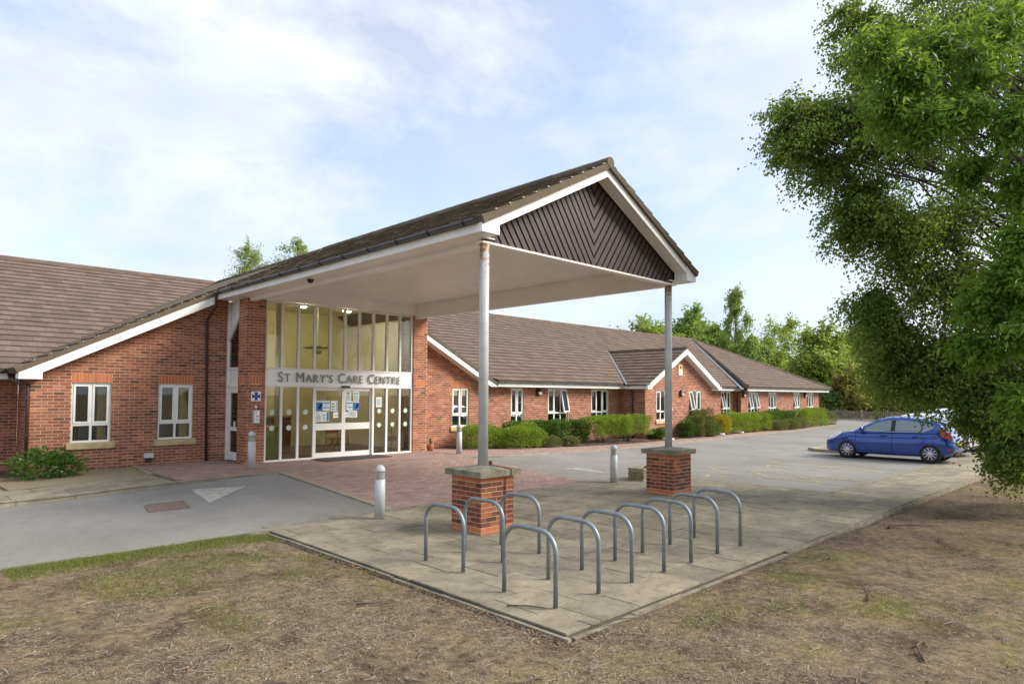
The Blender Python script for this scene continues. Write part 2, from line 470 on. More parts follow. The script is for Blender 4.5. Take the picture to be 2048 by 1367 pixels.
def clip_convex(poly, region):
    out = poly
    k = len(region)
    for i in range(k):
        ax, ay = region[i]; bx, by = region[(i + 1) % k]
        ex, ey = bx - ax, by - ay
        src = out; out = []
        if not src: return []
        for j in range(len(src)):
            p, q = src[j - 1], src[j]
            sp = ex * (p[1] - ay) - ey * (p[0] - ax); sq = ex * (q[1] - ay) - ey * (q[0] - ax)
            if (sp >= 0) != (sq >= 0):
                t_ = sp / (sp - sq); out.append((p[0] + (q[0] - p[0]) * t_, p[1] + (q[1] - p[1]) * t_))
            if sq >= 0: out.append(q)
    return out
def area(p):
    return 0.5 * sum(p[i - 1][0] * p[i][1] - p[i][0] * p[i - 1][1] for i in range(len(p)))
def ccw(p): return p if area(p) > 0 else p[::-1]
def minus(rects, hole):
    out = []
    h0, h1, k0, k1 = hole
    for (a0, a1, b0, b1) in rects:
        if h0 >= a1 or h1 <= a0 or k0 >= b1 or k1 <= b0:
            out.append((a0, a1, b0, b1)); continue
        if b0 < k0: out.append((a0, a1, b0, k0))
        if k1 < b1: out.append((a0, a1, k1, b1))
        c0, c1 = max(b0, k0), min(b1, k1)
        if a0 < h0: out.append((a0, h0, c0, c1))
        if h1 < a1: out.append((h1, a1, c0, c1))
    return out

class Frame:
    """plane with origin o, in-plane axes u, v and outward normal n"""
    def __init__(s, o, u, v):
        s.o, s.u, s.v = Vector(o), Vector(u).normalized(), Vector(v).normalized(); s.n = s.u.cross(s.v)
    def p(s, a, b_, c=0.0): return s.o + s.u * a + s.v * b_ + s.n * c
    def mat(s, a, b_, c=0.0):
        m_ = Matrix.Identity(4); q = s.p(a, b_, c)
        for i in range(3): m_[i][0], m_[i][1], m_[i][2], m_[i][3] = s.u[i], s.v[i], s.n[i], q[i]
        return m_

SHARED = {}
def add_pieces(name, mat, plist, parent_for, budget, thick, lift=0.0, stuff_parent=None, jitter=0.0015):
    """plist: (frame, polygon in plane coordinates, parent). The nearest `budget` become objects of their own, the rest one joined mesh."""
    order = sorted(range(len(plist)), key=lambda i: (plist[i][0].p(*plist[i][1][0]) - CAM).length_squared)
    own = set(order[:budget])
    mb = MB()
    for i, (fr, poly, par) in enumerate(plist):
        b0 = min(q[1] for q in poly); b1 = max(q[1] for q in poly); a0 = min(q[0] for q in poly); a1 = max(q[0] for q in poly)
        j = random.uniform(-jitter, jitter)
        def top(q): return thick + j + (lift * (1 - (q[1] - b0) / max(1e-4, b1 - b0)) if lift else 0.0)
        if i in own:
            rect = len(poly) == 4 and abs(abs(area(poly)) - (a1 - a0) * (b1 - b0)) < 1e-5
            key = (name, mat, round(a1 - a0, 3), round(b1 - b0, 3), thick) if rect else None
            me = SHARED.get(key) if key else None
            if me is None:
                q0 = MB(); q0.prism([(q[0] - a0, q[1] - b0, 0.0) for q in poly], [(q[0] - a0, q[1] - b0, top(q) - j) for q in poly], False)
                me = bpy.data.meshes.new(name); me.from_pydata(q0.v, [], q0.f); me.materials.append(MATS[mat])
                if key: SHARED[key] = me
            o = bpy.data.objects.new(name, me)
            o.matrix_basis = fr.mat(a0, b0, j)
            link(o, par)
        else:
            mb.prism([fr.p(*q) for q in poly], [fr.p(q[0], q[1], top(q)) for q in poly], False)
    if mb.v:
        mb.build(name, mat, stuff_parent, kind='stuff')

def course_rects(W, H, bl, bh, gap, a_off=0.0, b_off=0.0, stagger=True):
    out = []; row = 0; b_ = -b_off
    while b_ < H:
        a = -a_off - (0.5 * (bl + gap) if (stagger and row % 2) else 0.0)
        while a < W:
            r = (max(0, a), min(W, a + bl), max(0, b_), min(H, b_ + bh))
            if r[1] - r[0] > 0.012 and r[3] - r[2] > 0.012: out.append(r)
            a += bl + gap
        b_ += bh + gap; row += 1
    return out
def rect_poly(r): return [(r[0], r[2]), (r[1], r[2]), (r[1], r[3]), (r[0], r[3])]

# ------------------------------------------------------------------ levels of the ground
KX = [-25, -6, 1.7, 2.5, 4.1, 5.6, 13.0, 13.9, 16.4, 20, 60, 95]
KZ = [0.10, 0.12, 0.155, 0.16, 0.24, 0.28, 0.28, 0.22, 0.165, 0.10, 0.10, 0.10]
def zk(x): return np.interp(x, KX, KZ)                                   # paths along the building
def zroad_far(x): return np.interp(x, [-25, 1.7, 4.1, 5.6, 6.6, 12.8, 13.9, 16.4, 20, 60, 95], [0.0, 0.06, 0.15, 0.23, 0.28, 0.28, 0.21, 0.15, 0.085, 0.08, 0.05])
def yk(x): return np.interp(x, [-25, 13, 14, 16.4, 20, 27, 39.7, 50, 53, 55, 58, 95], [14.6, 14.66, 14.72, 14.8, 14.72, 15.2, 15.85, 17.2, 18.6, 22, 32, 32])
def yin(x): return np.interp(x, [13.5, 15.2, 16.2, 18.5, 21, 24, 28, 35, 43, 50], [18.3, 17.6, 17.2, 16.75, 16.3, 16.1, 16.3, 16.8, 17.2, 18.3])
YN = 9.92                                                                # near edge of the road
def zroad(x, y):
    t_ = np.clip((y - 10.2) / np.maximum(0.5, (np.minimum(yk(x), 16.5) - 10.2)), 0, 1)
    return zroad_far(x) * t_
def vnoise(x, y, s, seed=0):
    """smooth value noise, numpy"""
    x = np.asarray(x, float) * s + 57.3 * seed; y = np.asarray(y, float) * s + 31.7 * seed
    xi = np.floor(x).astype(int); yi = np.floor(y).astype(int); fx = x - xi; fy = y - yi
    fx = fx * fx * (3 - 2 * fx); fy = fy * fy * (3 - 2 * fy)
    def h(a, b_):
        v = np.sin(a * 127.1 + b_ * 311.7 + seed * 17.0) * 43758.5453
        return v - np.floor(v)
    return (h(xi, yi) * (1 - fx) + h(xi + 1, yi) * fx) * (1 - fy) + (h(xi, yi + 1) * (1 - fx) + h(xi + 1, yi + 1) * fx) * fy
def sstep(a, b_, x):
    t_ = np.clip((np.asarray(x, float) - a) / (b_ - a), 0, 1); return t_ * t_ * (3 - 2 * t_)
def zlawn(x, y):
    x = np.asarray(x, float); y = np.asarray(y, float)
    z = -0.045 + 0.035 * (vnoise(x, y, 0.7, 1) - 0.5) + 0.022 * (vnoise(x, y, 2.6, 2) - 0.5) + 0.010 * (vnoise(x, y, 7, 3) - 0.5)
    z = z + 0.035 * sstep(8.0, 9.6, y) * sstep(4.4, 3.6, x)              # level with the tarmac on the left
    z = z - 0.05 * sstep(9, 15, x) * sstep(1.0, 3.6, y) + 0.05 * sstep(10, 22, x) * sstep(1.5, -3.0, y)
    hard = np.maximum(sstep(9.85, 9.95, y), sstep(3.80, 3.90, y) * sstep(4.44, 4.54, x))
    return z * (1 - hard) - 0.16 * hard

def grid_mesh(name, X, Y, zf, mat, parent=None):
    X = np.asarray(X, float); Y = np.asarray(Y, float)
    gx, gy = np.meshgrid(X, Y, indexing='ij'); gz = zf(gx, gy)
    v = np.stack([gx, gy, gz], -1).reshape(-1, 3)
    nx, ny = len(X), len(Y)
    f = [(i * ny + j, (i + 1) * ny + j, (i + 1) * ny + j + 1, i * ny + j + 1) for i in range(nx - 1) for j in range(ny - 1)]
    return mesh_obj(name, v.tolist(), f, mat, parent, True)
def strip_mesh(name, X, ylo, yhi, zf, n, mat):
    v = []; f = []
    for x in X:
        for k in range(n + 1):
            y = ylo(x) + (yhi(x) - ylo(x)) * k / n
            v.append((x, float(y), float(zf(x, y))))
    for i in range(len(X) - 1):
        for k in range(n):
            a = i * (n + 1) + k; f.append((a, a + n + 1, a + n + 2, a + 1))
    return mesh_obj(name, v, f, mat, None, True)
def structure(o, label, cat):
    o['kind'] = 'structure'; return tag(o, label, cat)

gx = np.concatenate([np.linspace(-600, -8, 14), np.arange(-7.5, 26, 0.16), np.linspace(27, 700, 30)])
gy = np.concatenate([np.linspace(-600, -6, 14), np.arange(-5.5, 10.6, 0.16), np.linspace(11, 700, 40)])
structure(grid_mesh('ground', gx, gy, zlawn, 'lawn_soil'), 'patchy dry lawn of brown soil and thin grass in front of the paving', 'ground')

rx = np.concatenate([np.arange(-25, 30, 0.5), np.arange(30, 96, 2.0)])
road = strip_mesh('road', rx, lambda x: YN, yk, lambda x, y: zroad(x, y), 14, 'tarmac')
structure(road, 'grey tarmac drive running past the front of the building', 'road')
car_park = grid_mesh('car_park', np.arange(15.28, 95, 1.0), np.linspace(5.36, YN, 6), lambda x, y: x * 0, 'tarmac')
structure(car_park, 'grey tarmac parking bays on the right beside the drive', 'car park')

# red block crossing in front of the doors
cross = mesh_obj('crossing', [(6.86, 10.2, 0.004), (12.56, 10.2, 0.004), (12.56, 14.6, 0.284), (6.86, 14.6, 0.284)], [(0, 1, 2, 3)], 'render_joint')
structure(cross, 'red block paved crossing on the drive in front of the doors', 'paving')
cf = Frame((6.95, 10.2, 0.006), (1, 0, 0), (0, 4.4, 0.28))
pl = [(cf, rect_poly(r), cross) for r in course_rects(5.5, 4.40, 0.20, 0.10, 0.006)]
add_pieces('paver', 'paver', pl, None, 290, 0.009, stuff_parent=cross, jitter=0.002)
edge = MB()
for x in (6.82, 12.46):
    edge.prism([(x, 10.2, 0.004), (x + 0.13, 10.2, 0.004), (x + 0.13, 14.6, 0.284), (x, 14.6, 0.284)],
               [(x, 10.2, 0.018), (x + 0.13, 10.2, 0.018), (x + 0.13, 14.6, 0.298), (x, 14.6, 0.298)])
edge.build('edging_strip', 'kerb_stone', cross)

# footpath by the doors: red blocks, slabs on the left, gravel bed under the first window
fp = strip_mesh('footpath', np.concatenate([np.arange(-8, 14.2, 0.35)]), lambda x: 14.62, lambda x: 20.2, lambda x, y: zk(x) - 0.004, 6, 'render_joint')
structure(fp, 'red block and slab footpath along the front of the building', 'footpath')
mb = MB(); own = 0
def add_pavers(x0, x1, ylo, yhi, mbuf):
    row = 0
    y = ylo
    while y < yhi - 0.05:
        x = x0 + (0.103 if row % 2 else 0.0)
        while x < x1 - 0.1:
            z0, z1 = float(zk(x)), float(zk(x + 0.2)); t_ = 0.008 + random.uniform(-0.002, 0.002)
            if float(yk(x)) + 0.14 < y and (x < 13.5 or y < float(yin(x)) - 0.05):
                mbuf.prism([(x, y, z0 - 0.004), (x + 0.2, y, z1 - 0.004), (x + 0.2, y + 0.1, z1 - 0.004), (x, y + 0.1, z0 - 0.004)],
                           [(x, y, z0 + t_), (x + 0.2, y, z1 + t_), (x + 0.2, y + 0.1, z1 + t_), (x, y + 0.1, z0 + t_)], False)
            x += 0.206
        y += 0.106; row += 1
add_pavers(4.75, 13.4, 14.78, 18.44, mb)
mb.build('paver', 'paver', fp, kind='stuff')
fr = strip_mesh('garden_path', np.concatenate([np.arange(13.4, 30, 0.4), np.arange(30, 51, 1.0)]), lambda x: yk(x) + 0.02, yin, lambda x, y: zk(x) - 0.004, 3, 'paver')
structure(fr, 'narrow red block path curving along the shrub bed on the right', 'footpath')
mb = MB(); add_pavers(13.4, 29.5, 14.78, 18.3, mb); mb.build('paver', 'paver', fr, kind='stuff')
bed = strip_mesh('planting_bed', np.concatenate([np.arange(13.5, 50.1, 0.5)]), yin, lambda x: 19.2, lambda x, y: zk(x) + 0.01 + 0.05 * vnoise(x, y, 3.0, 5) * (0 if y < yin(x) + 0.05 else 1), 8, 'soil')
structure(bed, 'brown soil bed with leaf litter under the shrubs along the wall', 'flower bed')
gb = mesh_obj('gravel_bed', [(2.05, 16.2, 0.166), (4.55, 16.2, 0.252), (4.75, 18.43, 0.266), (1.95, 18.43, 0.166)], [(0, 1, 2, 3)], 'gravel_bed')
structure(gb, 'gravel bed with a little grass under the first window', 'gravel bed')
for r in course_rects(12.6, 1.42, 0.89, 0.70, 0.012):
    x0, x1 = -8 + r[0], -8 + r[1]
    if x0 > 4.7: continue
    x1 = min(x1, 4.72); m4 = MB(); y0, y1 = 14.76 + r[2], 14.76 + r[3]
    if x1 - x0 < 0.05: continue
    m4.prism([(x0, y0, zk(x0)), (x1, y0, zk(x1)), (x1, y1, zk(x1)), (x0, y1, zk(x0))],
             [(x0, y0, zk(x0) + .012), (x1, y0, zk(x1) + .012), (x1, y1, zk(x1) + .012), (x0, y1, zk(x0) + .012)], False)
    m4.build('paving_slab', 'slab', fp)
for k in range(6):
    m4 = MB(); y0 = 16.2 + k * 0.61; m4.box(0.75, 1.95, y0, y0 + 0.6, 0.14, 0.163); m4.build('paving_slab', 'slab', fp)
m4 = MB(); m4.prism([(4.56, 16.15, .2), (4.62, 16.15, .2), (4.80, 18.40, .2), (4.74, 18.40, .2)], [(4.56, 16.15, .30), (4.62, 16.15, .30), (4.80, 18.40, .31), (4.74, 18.40, .31)]); m4.build('edging_strip', 'kerb_stone', fp)

# kerbs
kb = mesh_obj('kerb', [(-25, 14.58, 0.02), (-8, 14.58, 0.02), (-8, 14.70, 0.02), (-25, 14.70, 0.02)], [(0, 1, 2, 3)], 'kerb_stone')
structure(kb, 'pale concrete kerb between the drive and the building side', 'kerb')
x = -8.0
while x < 50:
    x1 = x + 0.905; s0, s1 = float(yk(x)), float(yk(x1))
    z0, z1 = float(zk(x)), float(zk(x1)); up = 0.012 if x < 13 else 0.016
    m4 = MB(); e = 0.004
    m4.prism([(x + e, s0 - 0.02, z0 - .2), (x1 - e, s1 - 0.02, z1 - .2), (x1 - e, s1 + .11, z1 - .2), (x + e, s0 + .11, z0 - .2)],
             [(x + e, s0 - 0.005, z0 + up), (x1 - e, s1 - 0.005, z1 + up), (x1 - e, s1 + .11, z1 + up), (x + e, s0 + .11, z0 + up)])
    m4.build('kerb_stone', 'kerb_stone', kb)
    x = x1

# forecourt of concrete slabs
FX0, FX1, FY0, FY1, WX1 = 4.50, 15.24, 3.86, 10.05, 34.0
fc = MB().box(FX0 + .01, FX1, FY0 + 0.01, FY1, -0.25, -0.018).box(FX1 + .0005, WX1, FY0 + 0.01, 5.34, -0.25, -0.018).build('pavement', 'render_joint')
structure(fc, 'forecourt of weathered buff concrete paving slabs under the canopy', 'pavement')
ff = Frame((FX0, FY0, -0.020), (1, 0, 0), (0, 1, 0))
pl = []
for r in course_rects(FX1 - FX0, FY1 - FY0, 0.60, 0.595, 0.010, a_off=0.1, b_off=0.06):
    rr = minus([r], (6.64 - FX0, 7.32 - FX0, 7.40 - FY0, 8.08 - FY0)); rr = [q for k in rr for q in minus([k], (12.21 - FX0, 12.89 - FX0, 7.51 - FY0, 8.19 - FY0))]
    for q in rr:
        if q[1] - q[0] > 0.03 and q[3] - q[2] > 0.03: pl.append((ff, rect_poly(q), fc))
f2 = Frame((FX1 + .007, FY0, -0.020), (1, 0, 0), (0, 1, 0))
pl += [(f2, rect_poly(r), fc) for r in course_rects(WX1 - FX1, 1.48, 0.60, 0.487, 0.010)]
add_pieces('paving_slab', 'slab', pl, None, 300, 0.020, stuff_parent=fc, jitter=0.004)
eg = mesh_obj('edging', [(FX0, FY0 - .07, -.2), (FX0 + .02, FY0 - .07, -.2), (FX0 + .02, FY0 - .06, -.2), (FX0, FY0 - .06, -.2)], [(0, 1, 2, 3)], 'kerb_stone')
structure(eg, 'narrow concrete edging round the forecourt and along the drive', 'kerb')
x = FX0 + 0.06
while x < WX1:
    dz = -0.042 if x < 9.0 else -0.016
    dz += random.uniform(-.008, .006)
    MB().box(x, x + .9, FY0 - 0.062, FY0 - .006, -.25, dz).build('edging_stone', 'edging_concrete', eg); x += .908
y = FY0 - 0.06
while y < 9.8:
    MB().box(FX0 - .056, FX0 - .004, y, min(9.9, y + .9), -.25, -.028 + random.uniform(-.008, .004)).build('edging_stone', 'edging_concrete', eg); y += .908
x = FX0
while x < FX1:
    MB().box(x, min(FX1, x + .9), FY1 + .005, FY1 + .125, -.2, .010).build('edging_stone', 'edging_concrete', eg); x += .908
y = 5.46
while y < FY1 - .1:
    MB().box(FX1 - .1, FX1 + .03, y, min(FY1, y + .9), -.2, .004).build('edging_stone', 'edging_concrete', eg); y += .908
x = FX1 + .04
while x < WX1:
    MB().box(x, x + .9, 5.345, 5.455, -.2, .008).build('edging_stone', 'edging_concrete', eg); x += .908
x = -8.0
while x < FX0 - .1:
    MB().box(x, min(x + .9, FX0 - .01), YN - .05, YN + .012, -.2, .006).build('edging_stone', 'edging_concrete', eg); x += .908

# island with kerb in the car park
isl = MB(); prof = [(26.0, 8.9), (29.6, 8.9), (30.2, 10.3), (26.6, 10.3), (26.05, 9.8)]
isl.prism([(a, b_, -.1) for a, b_ in prof], [(a + (.02 if a < 27 else 0), b_, .11) for a, b_ in prof])
structure(isl.build('traffic_island', 'kerb_stone'), 'low kerbed island at the head of the parking bay', 'island')

# painted markings
def marking(name, polys, mat, label, zf, cat='road marking'):
    mb_ = MB()
    for p in polys: mb_.poly([(a, b_, float(zf(a, b_)) + 0.005) for a, b_ in ccw(p)])
    o = mb_.build(name, mat); o['kind'] = 'structure'; tag(o, label, cat)
marking('road_triangle', [[(4.72, 14.05), (4.55, 12.55), (5.70, 13.65)]], 'road_white', 'white painted triangle on the drive near the iron cover', zroad)
marking('road_triangle', [[(13.75, 11.9), (14.55, 11.95), (14.15, 10.65)]], 'road_white_faint', 'faded white painted triangle on the drive past the crossing', zroad)
def seg(a, b_, w=0.07):
    d = (Vector(b_) - Vector(a)).normalized(); n_ = Vector((-d.y, d.x)) * w / 2
    return [tuple(Vector(a) + n_), tuple(Vector(b_) + n_), tuple(Vector(b_) - n_), tuple(Vector(a) - n_)]
flat = lambda a, b_: 0.0
for k, x0 in enumerate((16.7, 20.35)):
    x1 = x0 + 1.2
    S = [seg((x0, 5.5), (x0, 9.6)), seg((x1, 5.5), (x1, 9.6))]
    for q in range(3): S += [seg((x0, 6.1 + q * 1.25), (x1, 7.3 + q * 1.25))]
    S += [seg((x1, 5.9), (x0, 7.4)), seg((x0 - 1.2, 8.6), (x0 - .5, 8.9)), seg((x0 - 1.1, 8.2), (x0 - 1.3, 7.8)), seg((x0 - .9, 8.9), (x0 - .9, 8.1))]
    marking('bay_hatching', S, 'road_yellow', ('worn yellow hatching beside the parking bay nearest the forecourt', 'worn yellow hatching beside the parking bay next to the blue car')[k], flat)
marking('bay_line', [seg((23.55, 5.5), (23.55, 9.7), .09)], 'road_white_faint', 'faded white bay line alongside the blue car', flat)

# ================================================================== THE BUILDING
bld = thing('care_centre', 'long single-storey red brick care centre with brown tiled roofs and a tall glazed entrance', 'building', (9.8, 18.45, 0.28), static=True)
BRICKS, ORANGE, TILES = [], [], []

def fbox(mb_, fr, a0, a1, b0, b1, c0, c1):
    lo = [fr.p(a0, b0, c0), fr.p(a1, b0, c0), fr.p(a1, b1, c0), fr.p(a0, b1, c0)]
    hi = [fr.p(a0, b0, c1), fr.p(a1, b0, c1), fr.p(a1, b1, c1), fr.p(a0, b1, c1)]
    mb_.prism(lo, hi)

def wall(name, fr, W, H, holes=(), region=None, thick=0.28, parent=None, soldiers=(), bricks=None, b_off=0.0, a_off=0.0, label=None):
    mb_ = MB()
    reg = ccw(region) if region else None
    rects = [(0, W, 0, H)]
    for h in holes: rects = minus(rects, h)
    for r in rects:
        p = rect_poly(r)
        if reg: p = clip_convex(p, reg)
        if len(p) < 3: continue
        mb_.poly([fr.p(*q) for q in p]); mb_.poly([fr.p(q[0], q[1], -thick) for q in reversed(p)])
    for (h0, h1, k0, k1) in holes:
        for (a, b_, c, d) in (((h0, k0), (h1, k0), 0, 0), ((h1, k0), (h1, k1), 0, 0), ((h1, k1), (h0, k1), 0, 0), ((h0, k1), (h0, k0), 0, 0)):
            mb_.poly([fr.p(*a), fr.p(*a, -thick), fr.p(*b_, -thick), fr.p(*b_)])
    o = mb_.build(name, 'mortar', parent)
    if label: o['label'] = label
    blist = BRICKS if bricks is None else bricks
    sold = list(soldiers)
    for r in course_rects(W, H, 0.213, 0.062, 0.013, a_off=a_off, b_off=b_off):
        rr = [r]
        for h in list(holes) + sold:
            rr = minus(rr, (h[0] - .004, h[1] + .004, h[2] - .004, h[3] + .004))
        for q in rr:
            if q[1] - q[0] < 0.02 or q[3] - q[2] < 0.02: continue
            p = rect_poly(q)
            if reg:
                p = clip_convex(p, reg)
                if len(p) < 3 or abs(area(p)) < 0.0012: continue
            blist.append((fr, p, o))
    for (h0, h1, k0, k1) in sold:
        n_ = max(1, round((h1 - h0) / 0.075)); w_ = (h1 - h0) / n_
        for i in range(n_):
            ORANGE.append((fr, rect_poly((h0 + i * w_ + .006, h0 + (i + 1) * w_ - .006, k0 + .006, k1 - .006)), o))
    return o

def curtain(fr, a0, a1, b0, b1, parent, c=-0.24):
    n_ = max(6, int((a1 - a0) / 0.025)); v = []; f = []
    for i in range(n_ + 1):
        a = a0 + (a1 - a0) * i / n_; w_ = 0.022 * math.sin(i * 1.25) + random.uniform(-.005, .005)
        v += [tuple(fr.p(a, b0, c + w_)), tuple(fr.p(a, b1, c + w_ * .6))]
        if i: f.append((2 * i - 2, 2 * i, 2 * i + 1, 2 * i - 1))
    mesh_obj('curtain', v, f, 'curtain_cloth', parent, True)

def window(fr, a0, a1, b0, b1, lights=2, sill=True, tilt=(), curtains=('r',), parent=None):
    c0, c1 = -0.13, -0.055
    mb_ = MB(); ow = 0.048
    fbox(mb_, fr, a0, a1, b0, b0 + ow, c0, c1); fbox(mb_, fr, a0, a1, b1 - ow, b1, c0, c1)
    fbox(mb_, fr, a0, a0 + ow, b0 + ow, b1 - ow, c0, c1); fbox(mb_, fr, a1 - ow, a1, b0 + ow, b1 - ow, c0, c1)
    tb = b0 + 0.30 * (b1 - b0)
    fbox(mb_, fr, a0 + ow, a1 - ow, tb - .03, tb + .03, c0, c1 + .002)
    lw = (a1 - a0 - 2 * ow) / lights
    for k in range(1, lights):
        m_ = a0 + ow + k * lw
        fbox(mb_, fr, m_ - .026, m_ + .026, b0 + ow, tb - .03, c0, c1 - .002); fbox(mb_, fr, m_ - .026, m_ + .026, tb + .03, b1 - ow, c0, c1 - .002)
    w_ = mb_.build('window', 'white_frame', parent)
    for k in range(lights):
        l0 = a0 + ow + k * lw + (.026 if k else 0); l1 = a0 + ow + (k + 1) * lw - (.026 if k < lights - 1 else 0)
        p = MB(); fbox(p, fr, l0, l1, b0 + ow, tb - .03, -.098, -.09); p.build('pane', 'window_glass', w_)
        s0, s1 = tb + .03, b1 - ow
        opened = k in tilt
        f3 = fr
        if opened:                                            # top-hung sash pushed out at the bottom
            ang = 0.20
            v2 = fr.v * math.cos(ang) - fr.n * math.sin(ang)
            f3 = Frame(fr.p(0, s1, 0) - v2 * s1, fr.u, v2)
        is_sash = lights == 2 or k in (0, lights - 1)
        sw = 0.042 if is_sash else 0.008
        if is_sash:
            q = MB(); d0, d1 = -.10, -.035
            fbox(q, f3, l0, l1, s0, s0 + sw, d0, d1); fbox(q, f3, l0, l1, s1 - sw, s1, d0, d1)
            fbox(q, f3, l0, l0 + sw, s0 + sw, s1 - sw, d0, d1); fbox(q, f3, l1 - sw, l1, s0 + sw, s1 - sw, d0, d1)
            q.build('sash', 'white_frame', w_)
        p = MB(); fbox(p, f3, l0 + sw, l1 - sw, s0 + sw, s1 - sw, -.078, -.07); p.build('pane', 'window_glass', w_)
    if sill:
        s = MB()
        s.prism([fr.p(a0 - .09, b0 - .15, -.02), fr.p(a1 + .09, b0 - .15, -.02), fr.p(a1 + .09, b0 - .005, -.02), fr.p(a0 - .09, b0 - .005, -.02)],
                [fr.p(a0 - .09, b0 - .15, .06), fr.p(a1 + .09, b0 - .15, .06), fr.p(a1 + .09, b0 - .03, .06), fr.p(a0 - .09, b0 - .03, .06)])
        s.build('sill', 'sill_stone', w_)
    W_ = a1 - a0
    for c in curtains:
        if c == 'r': curtain(fr, a1 - W_ * .30, a1 - .03, b0 + .03, b1 - .03, w_)
        if c == 'l': curtain(fr, a0 + .03, a0 + W_ * .30, b0 + .03, b1 - .03, w_)
        if c == 'f': curtain(fr, a0 + .03, a1 - .03, b0 + .03, b1 - .03, w_)
        if c == 'd':                                           # dark blind pulled halfway
            curtain(fr, a0 + .03, a1 - .03, b1 - (b1 - b0) * .25, b1 - .03, w_)
    return w_

ZT0, SL, XC = 6.50, 0.515, 9.77
def zt_left(x): return ZT0 - SL * (XC - x)
def zt_right(x): return 4.28 - 0.519 * (x - 13.71)

GZ = 0.10                                                       # bottom of walls, below the paving
# --- left wing, front wall with two windows
f_l = Frame((2.66, 18.45, GZ), (1, 0, 0), (0, 0, 1))
w_left = 7.07 - 2.66
def top_l(a): return zt_left(2.66 + a) - 0.14 - GZ
H_l = []
for (x0, x1) in ((3.465, 4.295), (5.36, 6.20)):
    H_l.append((x0 - 2.66, x1 - 2.66, 0.905 - GZ, 2.345 - GZ))
wl = wall('wall', f_l, w_left, 5.0, H_l, [(0, 0), (w_left, 0), (w_left, top_l(w_left)), (0, top_l(0))], parent=bld,
     soldiers=[(h[0] - .01, h[1] + .01, 2.345 - GZ, 2.570 - GZ) for h in H_l])
for i, h in enumerate(H_l): window(f_l, *h, lights=2, parent=bld, curtains=('r',))
# --- return at its left end and the recessed wall beyond
f = Frame((2.66, 20.1, GZ - .1), (0, -1, 0), (0, 0, 1)); wall('wall', f, 1.65, 2.5, parent=bld, a_off=.11)
f = Frame((-7.0, 20.1, GZ - .1), (1, 0, 0), (0, 0, 1)); wall('wall', f, 9.65, 2.5, parent=bld)
# --- right of the entrance: gable end, then the long wing
XR0 = 12.83
f_r = Frame((XR0, 18.45, GZ - .1), (1, 0, 0), (0, 0, 1)); zb = GZ - .1
def top_r(a): return zt_right(XR0 + a) - 0.14 - zb
WG = 16.85 - XR0
H = [(15.12 - XR0, 15.93 - XR0, 0.94 - zb, 2.36 - zb), (12.90 - XR0, 13.60 - XR0, 0.94 - zb, 2.36 - zb)]
wall('wall', f_r, WG, 5.0, H, [(0, 0), (WG, 0), (WG, top_r(WG)), (0, top_r(0))], parent=bld, soldiers=[(h[0] - .02, h[1] + .02, 2.36 - zb, 2.585 - zb) for h in H])
window(f_r, *H[0], lights=2, parent=bld, curtains=('r', 'l')); window(f_r, *H[1], lights=1, parent=bld, curtains=('f',))
f_w = Frame((16.85, 18.45, zb), (1, 0, 0), (0, 0, 1)); WW = 25.3 - 16.85
H = [(18.10 - 16.85, 18.83 - 16.85, .93 - zb, 2.37 - zb), (20.27 - 16.85, 21.56 - 16.85, .93 - zb, 2.37 - zb), (23.15 - 16.85, 24.43 - 16.85, .93 - zb, 2.37 - zb)]
wall('wall', f_w, WW, 2.48 - zb, H, parent=bld)
window(f_w, *H[0], lights=2, parent=bld, curtains=('d',)); window(f_w, *H[1], lights=3, parent=bld, curtains=('d',), tilt=(2,)); window(f_w, *H[2], lights=3, parent=bld, curtains=('f',))
# --- projecting gable
f = Frame((25.3, 18.45, zb), (0, -1, 0), (0, 0, 1)); wall('wall', f, 1.4, 2.48 - zb, parent=bld, a_off=.1)
f_g = Frame((25.3, 17.05, zb), (1, 0, 0), (0, 0, 1)); WG2 = 6.1
H = [(.93, 2.15, .95 - zb, 2.35 - zb), (3.85, 5.07, .95 - zb, 2.37 - zb)]
wall('wall', f_g, WG2, 5, H, [(0, 0), (WG2, 0), (WG2, 2.52 - zb), (3.05, 4.28 - zb), (0, 2.52 - zb)], parent=bld)
window(f_g, *H[0], lights=3, parent=bld, curtains=('l', 'r'), tilt=(2,)); window(f_g, *H[1], lights=3, parent=bld, curtains=('d',), tilt=(0,))
f = Frame((31.4, 17.05, zb), (0, 1, 0), (0, 0, 1)); wall('wall', f, 1.4, 2.48 - zb, parent=bld)
# --- far sections
f3 = Frame((31.4, 18.45, zb), (1, 0, 0), (0, 0, 1)); H = [(35.05 - 31.4, 36.25 - 31.4, .95 - zb, 2.38 - zb)]
wall('wall', f3, 5.2, 2.48 - zb, H, parent=bld); window(f3, *H[0], lights=3, parent=bld, curtains=('r',), tilt=(0,))
f = Frame((36.6, 18.45, zb), (0, -1, 0), (0, 0, 1)); wall('wall', f, .45, 2.48 - zb, parent=bld)
f4 = Frame((36.6, 18.0, zb), (1, 0, 0), (0, 0, 1))
H = [(a - 36.6, b_ - 36.6, .95 - zb, 2.36 - zb) for a, b_ in ((37.56, 38.89), (40.29, 41.53), (44.1, 45.26), (46.37, 47.62))]
wall('wall', f4, 12.1, 2.48 - zb, H, parent=bld)
for i, h in enumerate(H): window(f4, *h, lights=3, parent=bld, curtains=(('l', 'r'), ('d',), ('r',), ('f',))[i], tilt=((0, 2), (), (0,), ())[i])
f = Frame((48.7, 18.0, zb), (0, 1, 0), (0, 0, 1)); wall('wall', f, 12.0, 2.48 - zb, parent=bld)

